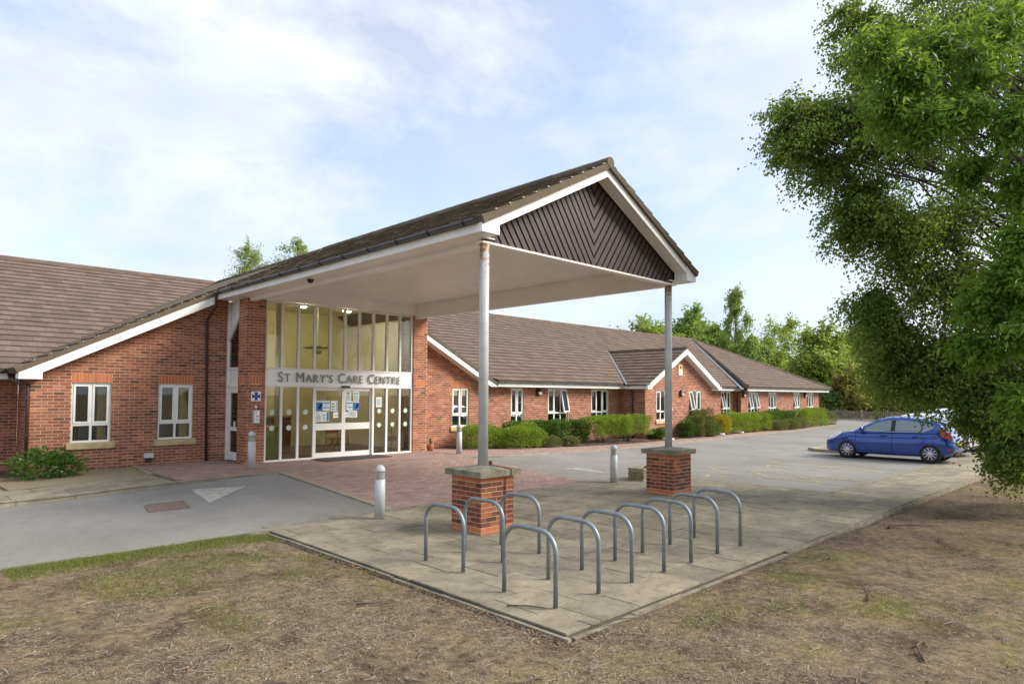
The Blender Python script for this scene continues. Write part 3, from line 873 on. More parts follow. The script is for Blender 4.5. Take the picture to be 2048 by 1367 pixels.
# --- entrance piers
for (x0, x1) in ((7.0, 7.50), (12.30, 12.83)):
    W = x1 - x0
    f = Frame((x0, 16.95, GZ), (1, 0, 0), (0, 0, 1)); zt_ = 4.60 if x0 < 8 else 4.95
    S = [(0.09, W - .09, 2.355 - GZ, 2.565 - GZ)]
    wall('wall', f, W, zt_ - GZ, parent=bld, soldiers=S, a_off=.05, thick=.05)
    S = [(0.08, 0.42, 2.355 - GZ, 2.565 - GZ)]
    f = Frame((x0, 17.48, GZ), (0, -1, 0), (0, 0, 1)); wall('wall', f, .53, zt_ - GZ, parent=bld, soldiers=S, a_off=.12, thick=.05)
    f = Frame((x1, 16.95, GZ), (0, 1, 0), (0, 0, 1)); wall('wall', f, 1.5 if x0 > 8 else .53, zt_ - GZ, parent=bld, a_off=.07, thick=.05)

# --- bricks: the 300 that show largest are objects, the rest one joined part
add_pieces('brick', 'brick', BRICKS, None, 300, 0.0035, stuff_parent=wl)
add_pieces('soldier_brick', 'orange_brick', ORANGE, None, 120, 0.004, stuff_parent=wl)

# --- glazed entrance screen
GX0, GX1, GZ0, GZ1 = 7.50, 12.30, 0.285, 4.585
GYF = 16.985
fe = Frame((GX0, GYF, 0), (1, 0, 0), (0, 0, 1))
PW = (GX1 - GX0) / 10
scr = MB(); mw = 0.032
fbox(scr, fe, 0, GX1 - GX0, 4.545, 4.60, -.09, .0); fbox(scr, fe, 0, GX1 - GX0, 2.755, 2.805, -.09, .0)
fbox(scr, fe, 0, GX1 - GX0, 2.29, 2.335, -.09, .0)
for k in range(11):
    a = min(max(k * PW, mw), GX1 - GX0 - mw)
    fbox(scr, fe, a - mw, a + mw, 2.805, 4.545, -.09, .0)
    if k < 4 or k > 6: fbox(scr, fe, a - mw, a + mw, .335, 2.29, -.09, .0)
fbox(scr, fe, 0, 3 * PW + mw, GZ0, .335, -.09, .01); fbox(scr, fe, 7 * PW - mw, GX1 - GX0, GZ0, .335, -.09, .01)
screen = scr.build('glazed_screen', 'alu_white', bld)
for k in range(10):
    p = MB(); fbox(p, fe, k * PW + mw, (k + 1) * PW - mw, 2.805, 4.545, -.055, -.045); p.build('pane', 'entrance_glass', screen)
    if k < 3 or k > 6:
        p = MB(); fbox(p, fe, k * PW + mw, (k + 1) * PW - mw, .335, 2.29, -.055, -.045); p.build('pane', 'entrance_glass', screen)
        for zc in (1.60, 1.18):
            c_ = fe.p((k + .5) * PW, zc, -.041)
            ring = [c_ + Vector((math.cos(2 * PI * i / 24) * .072, 0, math.sin(2 * PI * i / 24) * .072)) for i in range(24)]
            MB().poly(ring).build('glass_dot', 'sticker', screen)
# sign panel and letters
sp = MB(); fbox(sp, fe, 0.0, GX1 - GX0, 2.335, 2.755, -.06, -.012); panel = sp.build('sign_panel', 'sign_white', bld)
def letter_mesh(ch, size):
    cu = bpy.data.curves.new('letter', 'FONT'); cu.body = ch; cu.size = size; cu.extrude = 0.012; cu.resolution_u = 3
    to = bpy.data.objects.new('tmp', cu); COL.objects.link(to)
    dg = bpy.context.evaluated_depsgraph_get(); me = bpy.data.meshes.new_from_object(to.evaluated_get(dg))
    bpy.data.objects.remove(to); bpy.data.curves.remove(cu)
    return me
items = []; cur = 0.0
for wi, word in enumerate(('St', 'Mary’s', 'Care', 'Centre')):
    for ci, ch in enumerate(word):
        size = 0.40 if ci == 0 else 0.325
        me = letter_mesh('\'' if ch == '’' else ch.upper(), size)
        xs = [v.co.x for v in me.vertices]
        w_ = max(xs) - min(xs)
        items.append((me, cur - min(xs))); cur += w_ + 0.052
    cur += 0.15
cur -= 0.2
sx_ = (11.83 - 7.86) / cur
for me, off in items:
    me.materials.append(MATS['letter_grey'])
    o = bpy.data.objects.new('letter', me)
    o.matrix_basis = Matrix.Translation((7.86 + off * sx_, 16.96, 2.425 + (0.03 if me.vertices and max(v.co.y for v in me.vertices) < 0 else 0))) @ Matrix.Rotation(PI / 2, 4, 'X') @ Matrix.Diagonal((sx_, 1, 1, 1))
    link(o, panel)
# sliding doors
for k in range(2):
    a0 = 3 * PW + mw + k * (2 * PW - mw); a1 = a0 + 2 * PW - mw - .004
    d = MB(); c0, c1 = -.11, -.055; rw = .055
    fbox(d, fe, a0, a0 + rw, .30, 2.285, c0, c1); fbox(d, fe, a1 - rw, a1, .30, 2.285, c0, c1)
    fbox(d, fe, a0 + rw, a1 - rw, 2.20, 2.285, c0, c1); fbox(d, fe, a0 + rw, a1 - rw, .30, .44, c0, c1); fbox(d, fe, a0 + rw, a1 - rw, 1.08, 1.27, c0, c1)
    door = d.build('door', 'alu_white', bld)
    p = MB(); fbox(p, fe, a0 + rw, a1 - rw, 1.27, 2.20, -.09, -.08); p.build('pane', 'entrance_glass', door)
    p = MB(); fbox(p, fe, a0 + rw, a1 - rw, .44, 1.08, -.09, -.08); p.build('pane', 'entrance_glass', door)
MB().box(9.78, 10.02, 16.90, 16.975, 2.285, 2.345).build('door_sensor', 'black_plastic', bld)
# white panel over the screen
MB().box(7.20, 12.40, 16.90, 16.95, 4.602, 4.99).build('head_panel', 'soffit_white', bld)

# --- side screen with narrow door, facing left
fs = Frame((7.06, 18.44, 0), (0, -1, 0), (0, 0, 1))
ss = MB()
fbox(ss, fs, 0, .10, .285, 4.62, -.10, .0); fbox(ss, fs, .90, .96, .285, 4.62, -.10, .0)
fbox(ss, fs, .10, .90, 2.33, 2.76, -.09, -.03); fbox(ss, fs, .10, .90, 2.76, 2.81, -.09, .0); fbox(ss, fs, .10, .90, 2.27, 2.33, -.09, .0)
ss.prism([fs.p(.10, 3.62, -.08), fs.p(.90, 4.35, -.08), fs.p(.90, 4.62, -.08), fs.p(.10, 4.62, -.08)], [fs.p(.10, 3.62, -.02), fs.p(.90, 4.35, -.02), fs.p(.90, 4.62, -.02), fs.p(.10, 4.62, -.02)])
ss.prism([fs.p(.10, 3.55, -.09), fs.p(.90, 4.28, -.09), fs.p(.90, 4.35, -.09), fs.p(.10, 3.62, -.09)], [fs.p(.10, 3.55, .0), fs.p(.90, 4.28, .0), fs.p(.90, 4.35, .0), fs.p(.10, 3.62, .0)])
side = ss.build('side_screen', 'white_frame', bld)
p = MB(); p.prism([fs.p(.10, 2.81, -.05), fs.p(.90, 2.81, -.05), fs.p(.90, 4.28, -.05), fs.p(.10, 3.55, -.05)], [fs.p(.10, 2.81, -.045), fs.p(.90, 2.81, -.045), fs.p(.90, 4.28, -.045), fs.p(.10, 3.55, -.045)]); p.build('pane', 'window_glass', side)
d = MB(); fbox(d, fs, .11, .23, .31, 2.26, -.09, -.02); fbox(d, fs, .77, .89, .31, 2.26, -.09, -.02)
for b0, b1 in ((.31, .52), (1.10, 1.20), (2.12, 2.26)): fbox(d, fs, .23, .77, b0, b1, -.09, -.02)
d = d.build('door', 'white_frame', bld)
for b0, b1 in ((.52, 1.10), (1.20, 2.12)):
    p = MB(); fbox(p, fs, .23, .77, b0, b1, -.06, -.05); p.build('pane', 'window_glass', d)
MB().box(6.985, 7.04, 17.68, 17.70, 1.20, 1.36).build('handle', 'grey_plastic', d)

# --- rooms behind the glass
def room(x0, x1, y0, y1, z0, z1, name='room'):
    mb_ = MB()
    mb_.poly([(x0, y1, z0), (x1, y1, z0), (x1, y1, z1), (x0, y1, z1)]); mb_.poly([(x0, y0, z0), (x0, y1, z0), (x0, y1, z1), (x0, y0, z1)])
    mb_.poly([(x1, y0, z0), (x1, y0, z1), (x1, y1, z1), (x1, y1, z0)])
    r = mb_.build(name, 'interior_wall', bld)
    MB().poly([(x0, y0, z0), (x1, y0, z0), (x1, y1, z0), (x0, y1, z0)]).build('floor', 'interior_floor', r)
    MB().poly([(x0, y0, z1), (x0, y1, z1), (x1, y1, z1), (x1, y0, z1)]).build('ceiling', 'interior_ceiling', r)
    return r
rec = MB()
rec.poly([(7.1, 21.6, .29), (12.78, 21.6, .29), (12.78, 21.6, 4.93), (7.1, 21.6, 4.93)]); rec.poly([(7.1, 18.46, .29), (7.1, 21.6, .29), (7.1, 21.6, 4.93), (7.1, 18.46, 4.93)])
rec.poly([(12.78, 17.1, .29), (12.78, 17.1, 4.93), (12.78, 21.6, 4.93), (12.78, 21.6, .29)])
rec = rec.build('room', 'interior_wall', bld); rec['label'] = 'cream walls of the lobby behind the glass'
MB().poly([(6.9, 17.06, .29), (12.78, 17.06, .29), (12.78, 21.6, .29), (6.9, 21.6, .29)]).build('floor', 'interior_floor', rec)
MB().poly([(6.9, 17.06, 4.93), (6.9, 21.6, 4.93), (12.78, 21.6, 4.93), (12.78, 17.06, 4.93)]).build('ceiling', 'interior_ceiling', rec)
room(2.96, 6.92, 18.74, 22.0, .25, 2.42); room(-6.5, 2.6, 20.4, 24, .1, 2.45)
room(12.9, 25.2, 18.74, 22.3, .12, 2.45); room(25.5, 31.2, 17.34, 22.3, .12, 2.45); room(31.3, 48.5, 18.74, 22.3, .12, 2.45)
# roofs
def roof(name, plan, o3, d, slope, mat, lst, parent, gauge=0.335, tw=0.33, thick=0.10, label=None):
    th = math.atan(slope); c, s = math.cos(th), math.sin(th); d = Vector(d).normalized()
    v = Vector((d.x * c, d.y * c, s)); n_ = Vector((-d.x * s, -d.y * s, c)); u = v.cross(n_)
    def zat(p): return o3[2] + slope * ((p[0] - o3[0]) * d.x + (p[1] - o3[1]) * d.y)
    def toab(p): return ((p[0] - o3[0]) * u.x + (p[1] - o3[1]) * u.y, ((p[0] - o3[0]) * d.x + (p[1] - o3[1]) * d.y) / c)
    ab = ccw([toab(p) for p in plan])
    a0 = min(q[0] for q in ab); a1 = max(q[0] for q in ab); b0 = min(q[1] for q in ab); b1 = max(q[1] for q in ab)
    fr = Frame(Vector(o3) - n_ * 0.03, u, v)
    mb_ = MB(); mb_.prism([fr.p(q[0], q[1], -thick) for q in ab], [fr.p(*q) for q in ab])
    o = mb_.build(name, 'mossy_tile' if mat == 'mossy_tile' else 'render_joint', parent)
    if label: o['label'] = label
    for r in course_rects(a1 - a0, b1 - b0, tw - .004, gauge - .0005, 0.0005 if False else 0.004):
        p = clip_convex(rect_poly((a0 + r[0], a0 + r[1], b0 + r[2], b0 + r[3])), ab)
        if len(p) >= 3 and abs(area(p)) > 0.004: lst.append((fr, p, o))
    return o, fr
r_gl, _ = roof('roof', [(2.30, 18.02), (9.77, 18.02), (9.77, 26.74), (2.43, 19.4), (2.30, 19.4)], (2.30, 18, zt_left(2.30)), (1, 0), SL, 'mossy_tile', TILES, bld)
r_ml, _ = roof('roof', [(-9, 19.28), (2.30, 19.28), (9.77, 26.74), (-9, 26.74)], (-9, 19.28, 2.72 + SL * (19.28 - 19.4)), (0, 1), SL, 'roof_tile', TILES, bld)
r_lw, _ = roof('roof', [(16.98, 17.95), (36.5, 17.95), (43.1, 24.9), (10.1, 24.9)], (17, 17.95, 2.68), (0, 1), SL, 'roof_tile', TILES, bld)
r_gr, _ = roof('roof', [(9.77, 18.02), (17.05, 18.02), (10.1, 24.9), (9.77, 24.9)], (17.05, 18, zt_right(17.05)), (-1, 0), 0.519, 'roof_tile', TILES, bld)
r_hf, fr_h = roof('roof', [(36.3, 17.52), (49.6, 17.52), (43.1, 24.95)], (36.3, 17.52, 2.70), (0, 1), 0.483, 'roof_tile', TILES, bld)
roof('roof', [(49.6, 17.52), (49.6, 33), (43.1, 33), (43.1, 24.95)], (49.6, 17.52, 2.70), (-1, 0), 0.55, 'roof_tile', TILES, bld)
GA = 28.35
def z_pg(x): return 4.45 - 0.54 * abs(x - GA)
roof('roof', [(24.93, 16.68), (GA, 16.68), (GA, 21.5), (24.93, 17.82)], (24.93, 17, z_pg(24.93)), (1, 0), 0.54, 'roof_tile', TILES, bld)
roof('roof', [(31.77, 16.68), (GA, 16.68), (GA, 21.5), (31.77, 17.82)], (31.77, 17, z_pg(31.77)), (-1, 0), 0.54, 'roof_tile', TILES, bld)
MB().prism([(-9, 26.74, 6.3), (9.77, 26.74, 6.3), (9.77, 34, 2.6), (-9, 34, 2.6)], [(-9, 26.74, 6.42), (9.77, 26.74, 6.42), (9.77, 34, 2.7), (-9, 34, 2.7)]).build('rear_roof', 'roof_tile', bld)  # unseen back slopes, added only to keep sky light out from behind
MB().prism([(9.77, 24.9, 6.1), (43.1, 24.9, 6.1), (43.1, 33, 2.6), (9.77, 33, 2.6)], [(9.77, 24.9, 6.2), (43.1, 24.9, 6.2), (43.1, 33, 2.7), (9.77, 33, 2.7)]).build('rear_roof', 'roof_tile', bld)
add_pieces('tile', 'roof_tile', [t_ for t_ in TILES if t_[2] is not r_gl], None, 200, 0.006, lift=0.032, stuff_parent=r_ml)
add_pieces('tile', 'mossy_tile', [t_ for t_ in TILES if t_[2] is r_gl], None, 100, 0.006, lift=0.030, stuff_parent=r_gl)
def ridge(path, r, mat, parent, name='ridge_tile', step=0.45):
    a, b_ = Vector(path[0]), Vector(path[1]); n_ = max(1, int((b_ - a).length / step)); mb_ = MB()
    for i in range(n_):
        p0 = a.lerp(b_, i / n_); p1 = a.lerp(b_, min(1, (i + 1.08) / n_))
        mb_.tube([p0, p1], [r, r * .95], 10)
    mb_.build(name, mat, parent, kind='stuff')
ridge([(-9, 26.74, 6.46), (9.7, 26.74, 6.46)], .10, 'roof_tile', bld)
ridge([(10.2, 24.9, 6.22), (43.1, 24.9, 6.22)], .10, 'roof_tile', bld)
ridge([(43.1, 24.95, 6.24), (36.4, 17.5, 2.70)], .12, 'roof_tile', bld); ridge([(43.1, 24.95, 6.24), (49.6, 17.52, 2.70)], .09, 'roof_tile', bld)
ridge([(GA, 16.68, 4.42), (GA, 21.4, 4.42)], .09, 'roof_tile', bld)
ridge([(9.77, 18.2, 6.45), (9.77, 26.6, 6.45)], .10, 'mossy_tile', bld)
# lead valley strips
def strip3(p, q, off, name, mat, w=.22, up=.05):
    p, q = Vector(p), Vector(q); o_ = Vector(off)
    MB().prism([p, q, q + o_, p + o_], [p + Vector((0, 0, up)), q + Vector((0, 0, up)), q + o_ + Vector((0, 0, up)), p + o_ + Vector((0, 0, up))]).build(name, mat, bld)
strip3((35.75, 17.6, 2.50), (42.55, 24.75, 6.12), (.42, 0, 0), 'lead_valley', 'lead')
strip3((24.98, 17.8, 2.60), (28.3, 21.35, 4.38), (-.12, .02, 0), 'lead_valley', 'lead')

# fascias, verges, gutters, downpipes
def sloped_board(fr, pts_top, depth, thick, name, mat, parent):
    """vertical board in the plane fr following the polyline pts_top (a, b)"""
    mb_ = MB()
    for (a0, b0), (a1, b1) in zip(pts_top, pts_top[1:]):
        mb_.prism([fr.p(a0, b0 - depth, 0), fr.p(a1, b1 - depth, 0), fr.p(a1, b1, 0), fr.p(a0, b0, 0)], [fr.p(a0, b0 - depth, thick), fr.p(a1, b1 - depth, thick), fr.p(a1, b1, thick), fr.p(a0, b0, thick)])
    return mb_.build(name, mat, parent)
def verge(x0, x1, zf, y, depth, parent, soff_to, drop=.06):
    fr = Frame((0, y, 0), (1, 0, 0), (0, 0, 1))
    o = sloped_board(fr, [(x0, zf(x0) - drop), (x1, zf(x1) - drop)], depth, .025, 'barge_board', 'white_board', parent)
    z0, z1 = zf(x0) - drop - depth + .02, zf(x1) - drop - depth + .02
    MB().prism([(x0, y + .002, z0), (x1, y + .002, z1), (x1, soff_to, z1), (x0, soff_to, z0)], [(x0, y + .002, z0 + .02), (x1, y + .002, z1 + .02), (x1, soff_to, z1 + .02), (x0, soff_to, z0 + .02)]).build('verge_soffit', 'soffit_white', parent)
    return o
verge(2.80, 6.62, zt_left, 18.06, .30, bld, 18.44)
verge(12.84, 16.70, zt_right, 18.06, .27, bld, 18.44)
def eave_box(x0, x1, y, yb, z0, zf, parent, drop=.06):
    mb_ = MB(); mb_.prism([(x0, yb, z0), (x1, yb, z0), (x1, yb, zf(x1) - drop), (x0, yb, zf(x0) - drop)], [(x0, y, z0), (x1, y, z0), (x1, y, zf(x1) - drop), (x0, y, zf(x0) - drop)])
    mb_.build('eave_box', 'white_board', parent)
eave_box(2.38, 2.82, 18.03, 18.44, 2.405, zt_left, bld)
eave_box(16.66, 17.0, 18.03, 18.44, 2.415, zt_right, bld)
def gutter(p, q, r, mat, parent, every=0.9):
    p, q = Vector(p), Vector(q); d = (q - p).normalized(); w_ = Vector((0, 0, 1)).cross(d).normalized(); mb_ = MB(); k = 9
    for e in (p, q):
        for ri in (r, r - .006):
            for i in range(k):
                a = PI + PI * i / (k - 1); mb_.v.append(tuple(e + w_ * math.cos(a) * ri + Vector((0, 0, 1)) * math.sin(a) * ri))
    for i in range(k - 1):
        mb_.f.append((i, i + 1, 2 * k + i + 1, 2 * k + i)); mb_.f.append((k + i, 3 * k + i, 3 * k + i + 1, k + i + 1))
    mb_.f.append((0, 2 * k, 3 * k, k)); mb_.f.append((k - 1, 2 * k - 1, 4 * k - 1, 3 * k - 1)); mb_.f.append(tuple(range(k)) + tuple(range(2 * k - 1, k - 1, -1)))
    g_ = mb_.build('gutter', mat, parent, True)
    n_ = int((q - p).length / every); br = MB()
    for j in range(n_ + 1):
        c_ = p + d * min((q - p).length - .02, .25 + j * every)
        br.tube([c_ + w_ * math.cos(a) * (r + .005) + Vector((0, 0, 1)) * math.sin(a) * (r + .005) for a in [PI + PI * i / 8 for i in range(9)]], .009, 5)
    br.build('gutter_bracket', 'black_plastic', g_)
    return g_
def fascia(x0, x1, y, z0, z1, soff_to, parent):
    MB().box(x0, x1, y, y + .025, z0, z1).build('fascia', 'white_board', parent)
    MB().box(x0, x1, y + .026, soff_to, z0 + .01, z0 + .03).build('soffit', 'soffit_white', parent)
fascia(-7, 2.37, 19.36, 2.41, 2.60, 20.08, bld); gutter((-7, 19.29, 2.61), (2.36, 19.29, 2.61), .06, 'brown_plastic', bld)
fascia(17.0, 24.9, 18.03, 2.42, 2.60, 18.44, bld); gutter((17.05, 17.96, 2.62), (24.9, 17.96, 2.62), .055, 'gutter_grey', bld)
fascia(31.8, 36.6, 18.03, 2.42, 2.60, 18.44, bld); gutter((31.85, 17.96, 2.62), (36.3, 17.96, 2.62), .055, 'gutter_grey', bld)
fascia(36.6, 49.3, 17.58, 2.42, 2.60, 17.98, bld); gutter((36.4, 17.51, 2.62), (49.5, 17.51, 2.62), .055, 'gutter_grey', bld)
frg = Frame((0, 16.70, 0), (1, 0, 0), (0, 0, 1))
for s_ in (-1, 1):
    xe = GA + s_ * 3.2
    a = [(xe, z_pg(xe) - .06), (GA, z_pg(GA) - .06)]
    sloped_board(frg, a if s_ < 0 else a[::-1], .26, .025, 'barge_board', 'white_board', bld)
    xs = sorted((GA + s_ * 3.40, GA + s_ * 3.05))
    mbx = MB().box(xs[0], xs[1], 16.66, 17.04, 2.41, 2.58); mbx.build('eave_box', 'white_board', bld)
    z0, z1 = z_pg(xe) - .30, z_pg(GA) - .30
    MB().prism([(xe, 16.71, z0), (GA, 16.71, z1), (GA, 17.04, z1), (xe, 17.04, z0)][::s_], [(xe, 16.71, z0 + .02), (GA, 16.71, z1 + .02), (GA, 17.04, z1 + .02), (xe, 17.04, z0 + .02)][::s_]).build('verge_soffit', 'soffit_white', bld)
MB().box(24.94, 24.97, 16.72, 18.0, 2.42, 2.60).build('fascia', 'white_board', bld)
MB().box(24.975, 25.28, 17.05, 18.4, 2.43, 2.45).build('soffit', 'soffit_white', bld)
gutter((24.88, 17.95, 2.62), (24.88, 16.72, 2.62), .055, 'gutter_grey', bld)
def downpipe(path, parent, r=.036, name='downpipe'):
    o = MB().tube(path, r, 10).build(name, 'brown_plastic', parent, True)
    cl = MB()
    a, b_ = Vector(path[-2]), Vector(path[-1])
    for t_ in (.08, .5, .92):
        c_ = a.lerp(b_, t_); cl.box(c_.x - .055, c_.x + .055, c_.y - .04, c_.y + .05, c_.z - .018, c_.z + .018)
    cl.build('pipe_clip', 'brown_plastic', o)
downpipe([(6.56, 17.95, 4.74), (6.57, 17.97, 4.62), (6.58, 17.99, 4.44), (6.55, 18.10, 4.30), (6.50, 18.36, 4.10), (6.50, 18.395, 3.95), (6.56, 18.395, .30)], bld)
downpipe([(2.36, 19.29, 2.56), (2.38, 19.2, 2.42), (2.46, 18.6, 2.33), (2.60, 18.42, 2.28), (2.61, 18.40, 2.15), (2.61, 18.40, .12)], bld)
downpipe([(24.95, 17.7, 2.58), (25.0, 17.7, 2.42), (25.22, 17.7, 2.28), (25.25, 17.7, 2.15), (25.25, 17.7, .12)], bld)
downpipe([(36.5, 17.6, 2.58), (36.52, 17.75, 2.42), (36.56, 18.2, 2.3), (36.55, 18.2, 2.1), (36.55, 18.2, .12)], bld)
downpipe([(48.55, 17.55, 2.58), (48.55, 17.7, 2.4), (48.55, 17.94, 2.28), (48.55, 17.94, 2.1), (48.55, 17.94, .12)], bld)
def verge_clips(x0, x1, zf, y, parent, n_):
    for i in range(n_):
        x = x0 + (x1 - x0) * (i + .5) / n_; z = zf(x)
        MB().box(x - .009, x + .009, y - .004, y + .02, z - .012, z + .005).build('verge_clip', 'grey_plastic', parent)
verge_clips(2.5, 6.5, zt_left, 18.0, bld, 13)
# boiler flue, plaque on the far gable
MB().box(5.04, 5.26, 18.36, 18.44, .46, .58).build('flue_cover', 'grey_plastic', bld)
MB().box(5.08, 5.22, 18.39, 18.44, .36, .455).build('flue_vent', 'black_plastic', bld)

# ================================================================== ENTRANCE CANOPY
can = thing('entrance_canopy', 'gabled drive-through canopy with brown boarded gable on two white columns over brick piers', 'canopy', (9.77, 12.0, 0.0), static=True)
YV, YC = 7.40, 7.70                                             # verge and boarded gable
CT = []
r1, _ = roof('roof', [(6.56, 7.34), (9.77, 7.34), (9.77, 18.0), (6.56, 18.0)], (6.56, 7.34, zt_left(6.56)), (1, 0), SL, 'mossy_tile', CT, can)
r2, _ = roof('roof', [(12.98, 7.34), (9.77, 7.34), (9.77, 18.0), (12.98, 18.0)], (12.98, 7.34, zt_left(6.56)), (-1, 0), SL, 'mossy_tile', CT, can)
add_pieces('tile', 'mossy_tile', CT, None, 300, 0.006, lift=0.022, stuff_parent=r1, jitter=.004)
verge_clips(6.7, 9.7, zt_left, 7.33, can, 10)
ridge([(9.77, 7.33, 6.46), (9.77, 18.1, 6.46)], .105, 'mossy_tile', can)
frv = Frame((0, YV + .025, 0), (1, 0, 0), (0, 0, 1))
for s_ in (-1, 1):
    xe = XC + s_ * 2.79; pts = [(xe, ZT0 - SL * 2.79 - .05), (XC, ZT0 - .05)]
    sloped_board(frv, pts if s_ < 0 else pts[::-1], .245, .025, 'barge_board', 'white_board', can)
    xo, xi = XC + s_ * 3.16, XC + s_ * 2.79
    lo = [(xo, YC - .0, 4.612), (xi, YC, 4.612), (xi, YC, ZT0 - SL * 2.79 - .05), (xo, YC, ZT0 - SL * 3.16 - .05)]; hi = [(p[0], YV - .012, p[2]) for p in lo]
    if s_ > 0: lo, hi = lo[::-1], hi[::-1]
    MB().prism(lo, hi).build('eave_box', 'white_board', can)
    z0, z1 = ZT0 - SL * 2.79 - .27, ZT0 - .27
    q = [(xe, YV + .026, z0), (XC, YV + .026, z1), (XC, YC - .01, z1), (xe, YC - .01, z0)]
    if s_ > 0: q = q[::-1]
    MB().prism(q, [(p[0], p[1], p[2] + .02) for p in q]).build('verge_soffit', 'soffit_white', can)
    xf = XC + s_ * 3.16; xb = XC + s_ * 2.60
    xs = sorted((xf, xf - s_ * .025)); MB().box(xs[0], xs[1], YC + .001, 18.03, 4.612, 4.80).build('fascia', 'white_board', can)
    xs = sorted((xf - s_ * .026, xb)); MB().box(xs[0], xs[1], YC + .001, 18.03, 4.618, 4.64).build('soffit', 'soffit_white', can)
    xg = XC + s_ * 3.235
    a, b_ = (xg, 7.46, 4.80), (xg, 17.96, 4.80)
    gutter(a if s_ < 0 else b_, b_ if s_ < 0 else a, .062, 'gutter_grey', can)
    xs = sorted((XC + s_ * 2.71, XC + s_ * 2.57)); zb_ = 4.525 if s_ < 0 else 4.495
    MB().box(xs[0], xs[1], 7.92, 16.945, zb_, 4.99).build('beam', 'soffit_white', can)
    MB().box(xs[0] + .01, xs[1] - .01, 7.86, 7.919, zb_, 4.61).build('beam_plate', 'soffit_white', can)
# ceiling boards
ceil = MB().box(7.20, 12.34, 7.90, 16.90, 4.972, 4.99).build('ceiling', 'grey_plastic', can)
k = 0; x = 7.202
bm_ = None
while x < 12.33:
    w_ = min(.15, 12.338 - x)
    MB().box(x, x + w_ - .014, 7.905, 16.895, 4.955, 4.971).build('ceiling_board', 'soffit_white', ceil); x += .15
# boarded gable: chevron of brown boards
gab = MB()
def zg(x): return ZT0 - SL * abs(x - XC) - .25
gp = [(6.99, 4.57), (12.55, 4.57), (12.55, zg(12.55)), (XC, zg(XC)), (6.99, zg(6.99))]
fg = Frame((0, YC + .06, 0), (1, 0, 0), (0, 0, 1))
gab.prism([fg.p(a, b_, -.08) for a, b_ in gp], [fg.p(a, b_, 0) for a, b_ in gp])
gab = gab.build('gable', 'brown_groove', can)
for s_ in (-1, 1):
    reg = [(6.99, 4.57), (XC, 4.57), (XC, zg(XC)), (6.99, zg(6.99))]
    ang = math.radians(-55)
    du = Vector((math.cos(ang), 0, math.sin(ang)))               # along a board, down towards the middle
    n_ = Vector((-math.sin(ang), 0, math.cos(ang)))
    for i in range(40):
        off = -3.2 + i * .138
        base = Vector((XC, 0, 4.57)) + n_ * off
        quad = [base - du * 5 + n_ * 0, base + du * 5, base + du * 5 + n_ * .098, base - du * 5 + n_ * .098]
        p = clip_convex(ccw([(q.x, q.z) for q in quad]), ccw(reg))
        if len(p) < 3 or abs(area(p)) < .003: continue
        if s_ > 0: p = [(2 * XC - a, b_) for a, b_ in p]
        p = ccw(p)
        MB().prism([fg.p(a, b_, .0) for a, b_ in p], [fg.p(a, b_, .03) for a, b_ in p], False).build('gable_board', 'brown_board', gab)
MB().box(6.90, 12.64, YC + .002, YC + .16, 4.535, 4.569).build('front_trim', 'soffit_white', can)
# columns on brick piers
for (cx_, cy_) in ((6.98, 7.74), (12.55, 7.85)):
    MB().lathe([(.079, .99), (.079, 4.53)], 28, (cx_, cy_, 0)).build('column', 'column_paint', can, True)
    h = .345
    pier = MB().box(cx_ - h + .008, cx_ + h - .008, cy_ - h + .008, cy_ + h - .008, -.2, .86).build('pier', 'mortar', can)
    PB = []
    for fr_, off in ((Frame((cx_ - h, cy_ - h + .008, -.02), (1, 0, 0), (0, 0, 1)), 0), (Frame((cx_ - h + .008, cy_ + h, -.02), (0, -1, 0), (0, 0, 1)), .1125),
                     (Frame((cx_ + h - .008, cy_ - h, -.02), (0, 1, 0), (0, 0, 1)), .1125), (Frame((cx_ + h, cy_ + h - .008, -.02), (-1, 0, 0), (0, 0, 1)), 0)):
        top_c = None
        rows = course_rects(2 * h, .88, .213, .063, .012, a_off=off, b_off=.02)
        for r in rows: PB.append((fr_, rect_poly(r), pier))
    light = [q for q in PB if q[1][0][1] < .12 or q[1][0][1] > .79]
    add_pieces('brick', 'orange_brick', light, None, 999, .004, stuff_parent=pier)
    add_pieces('brick', 'pier_brick', [q for q in PB if q not in light], None, 999, .004, stuff_parent=pier)
    c = .425; cap = MB()
    ring = lambda w, z: [(cx_ - w, cy_ - w, z), (cx_ + w, cy_ - w, z), (cx_ + w, cy_ + w, z), (cx_ - w, cy_ + w, z)]
    cap.prism(ring(c, .862), ring(c, .955)); cap.prism(ring(c - .001, .9555), ring(.12, 1.0), False)
    cap.build('cap', 'cap_stone', pier)
# lightning tape on the near pier
MB().tube([(7.05, 7.68, 1.06), (7.06, 7.66, 1.012), (7.16, 7.45, .985), (7.19, 7.30, .966), (7.19, 7.302, .86), (7.14, 7.38, .84), (7.13, 7.378, .0)], .011, 6).build('earth_tape', 'copper', can)
MB().box(7.05, 7.09, 7.64, 7.68, 1.0, 1.07).build('earth_clamp', 'brown_plastic', can)
MB().lathe([(.001, 4.53), (.05, 4.545), (.07, 4.58), (.075, 4.612)], 16, (6.86, 13.3, 0)).build('security_camera', 'black_plastic', can, True)

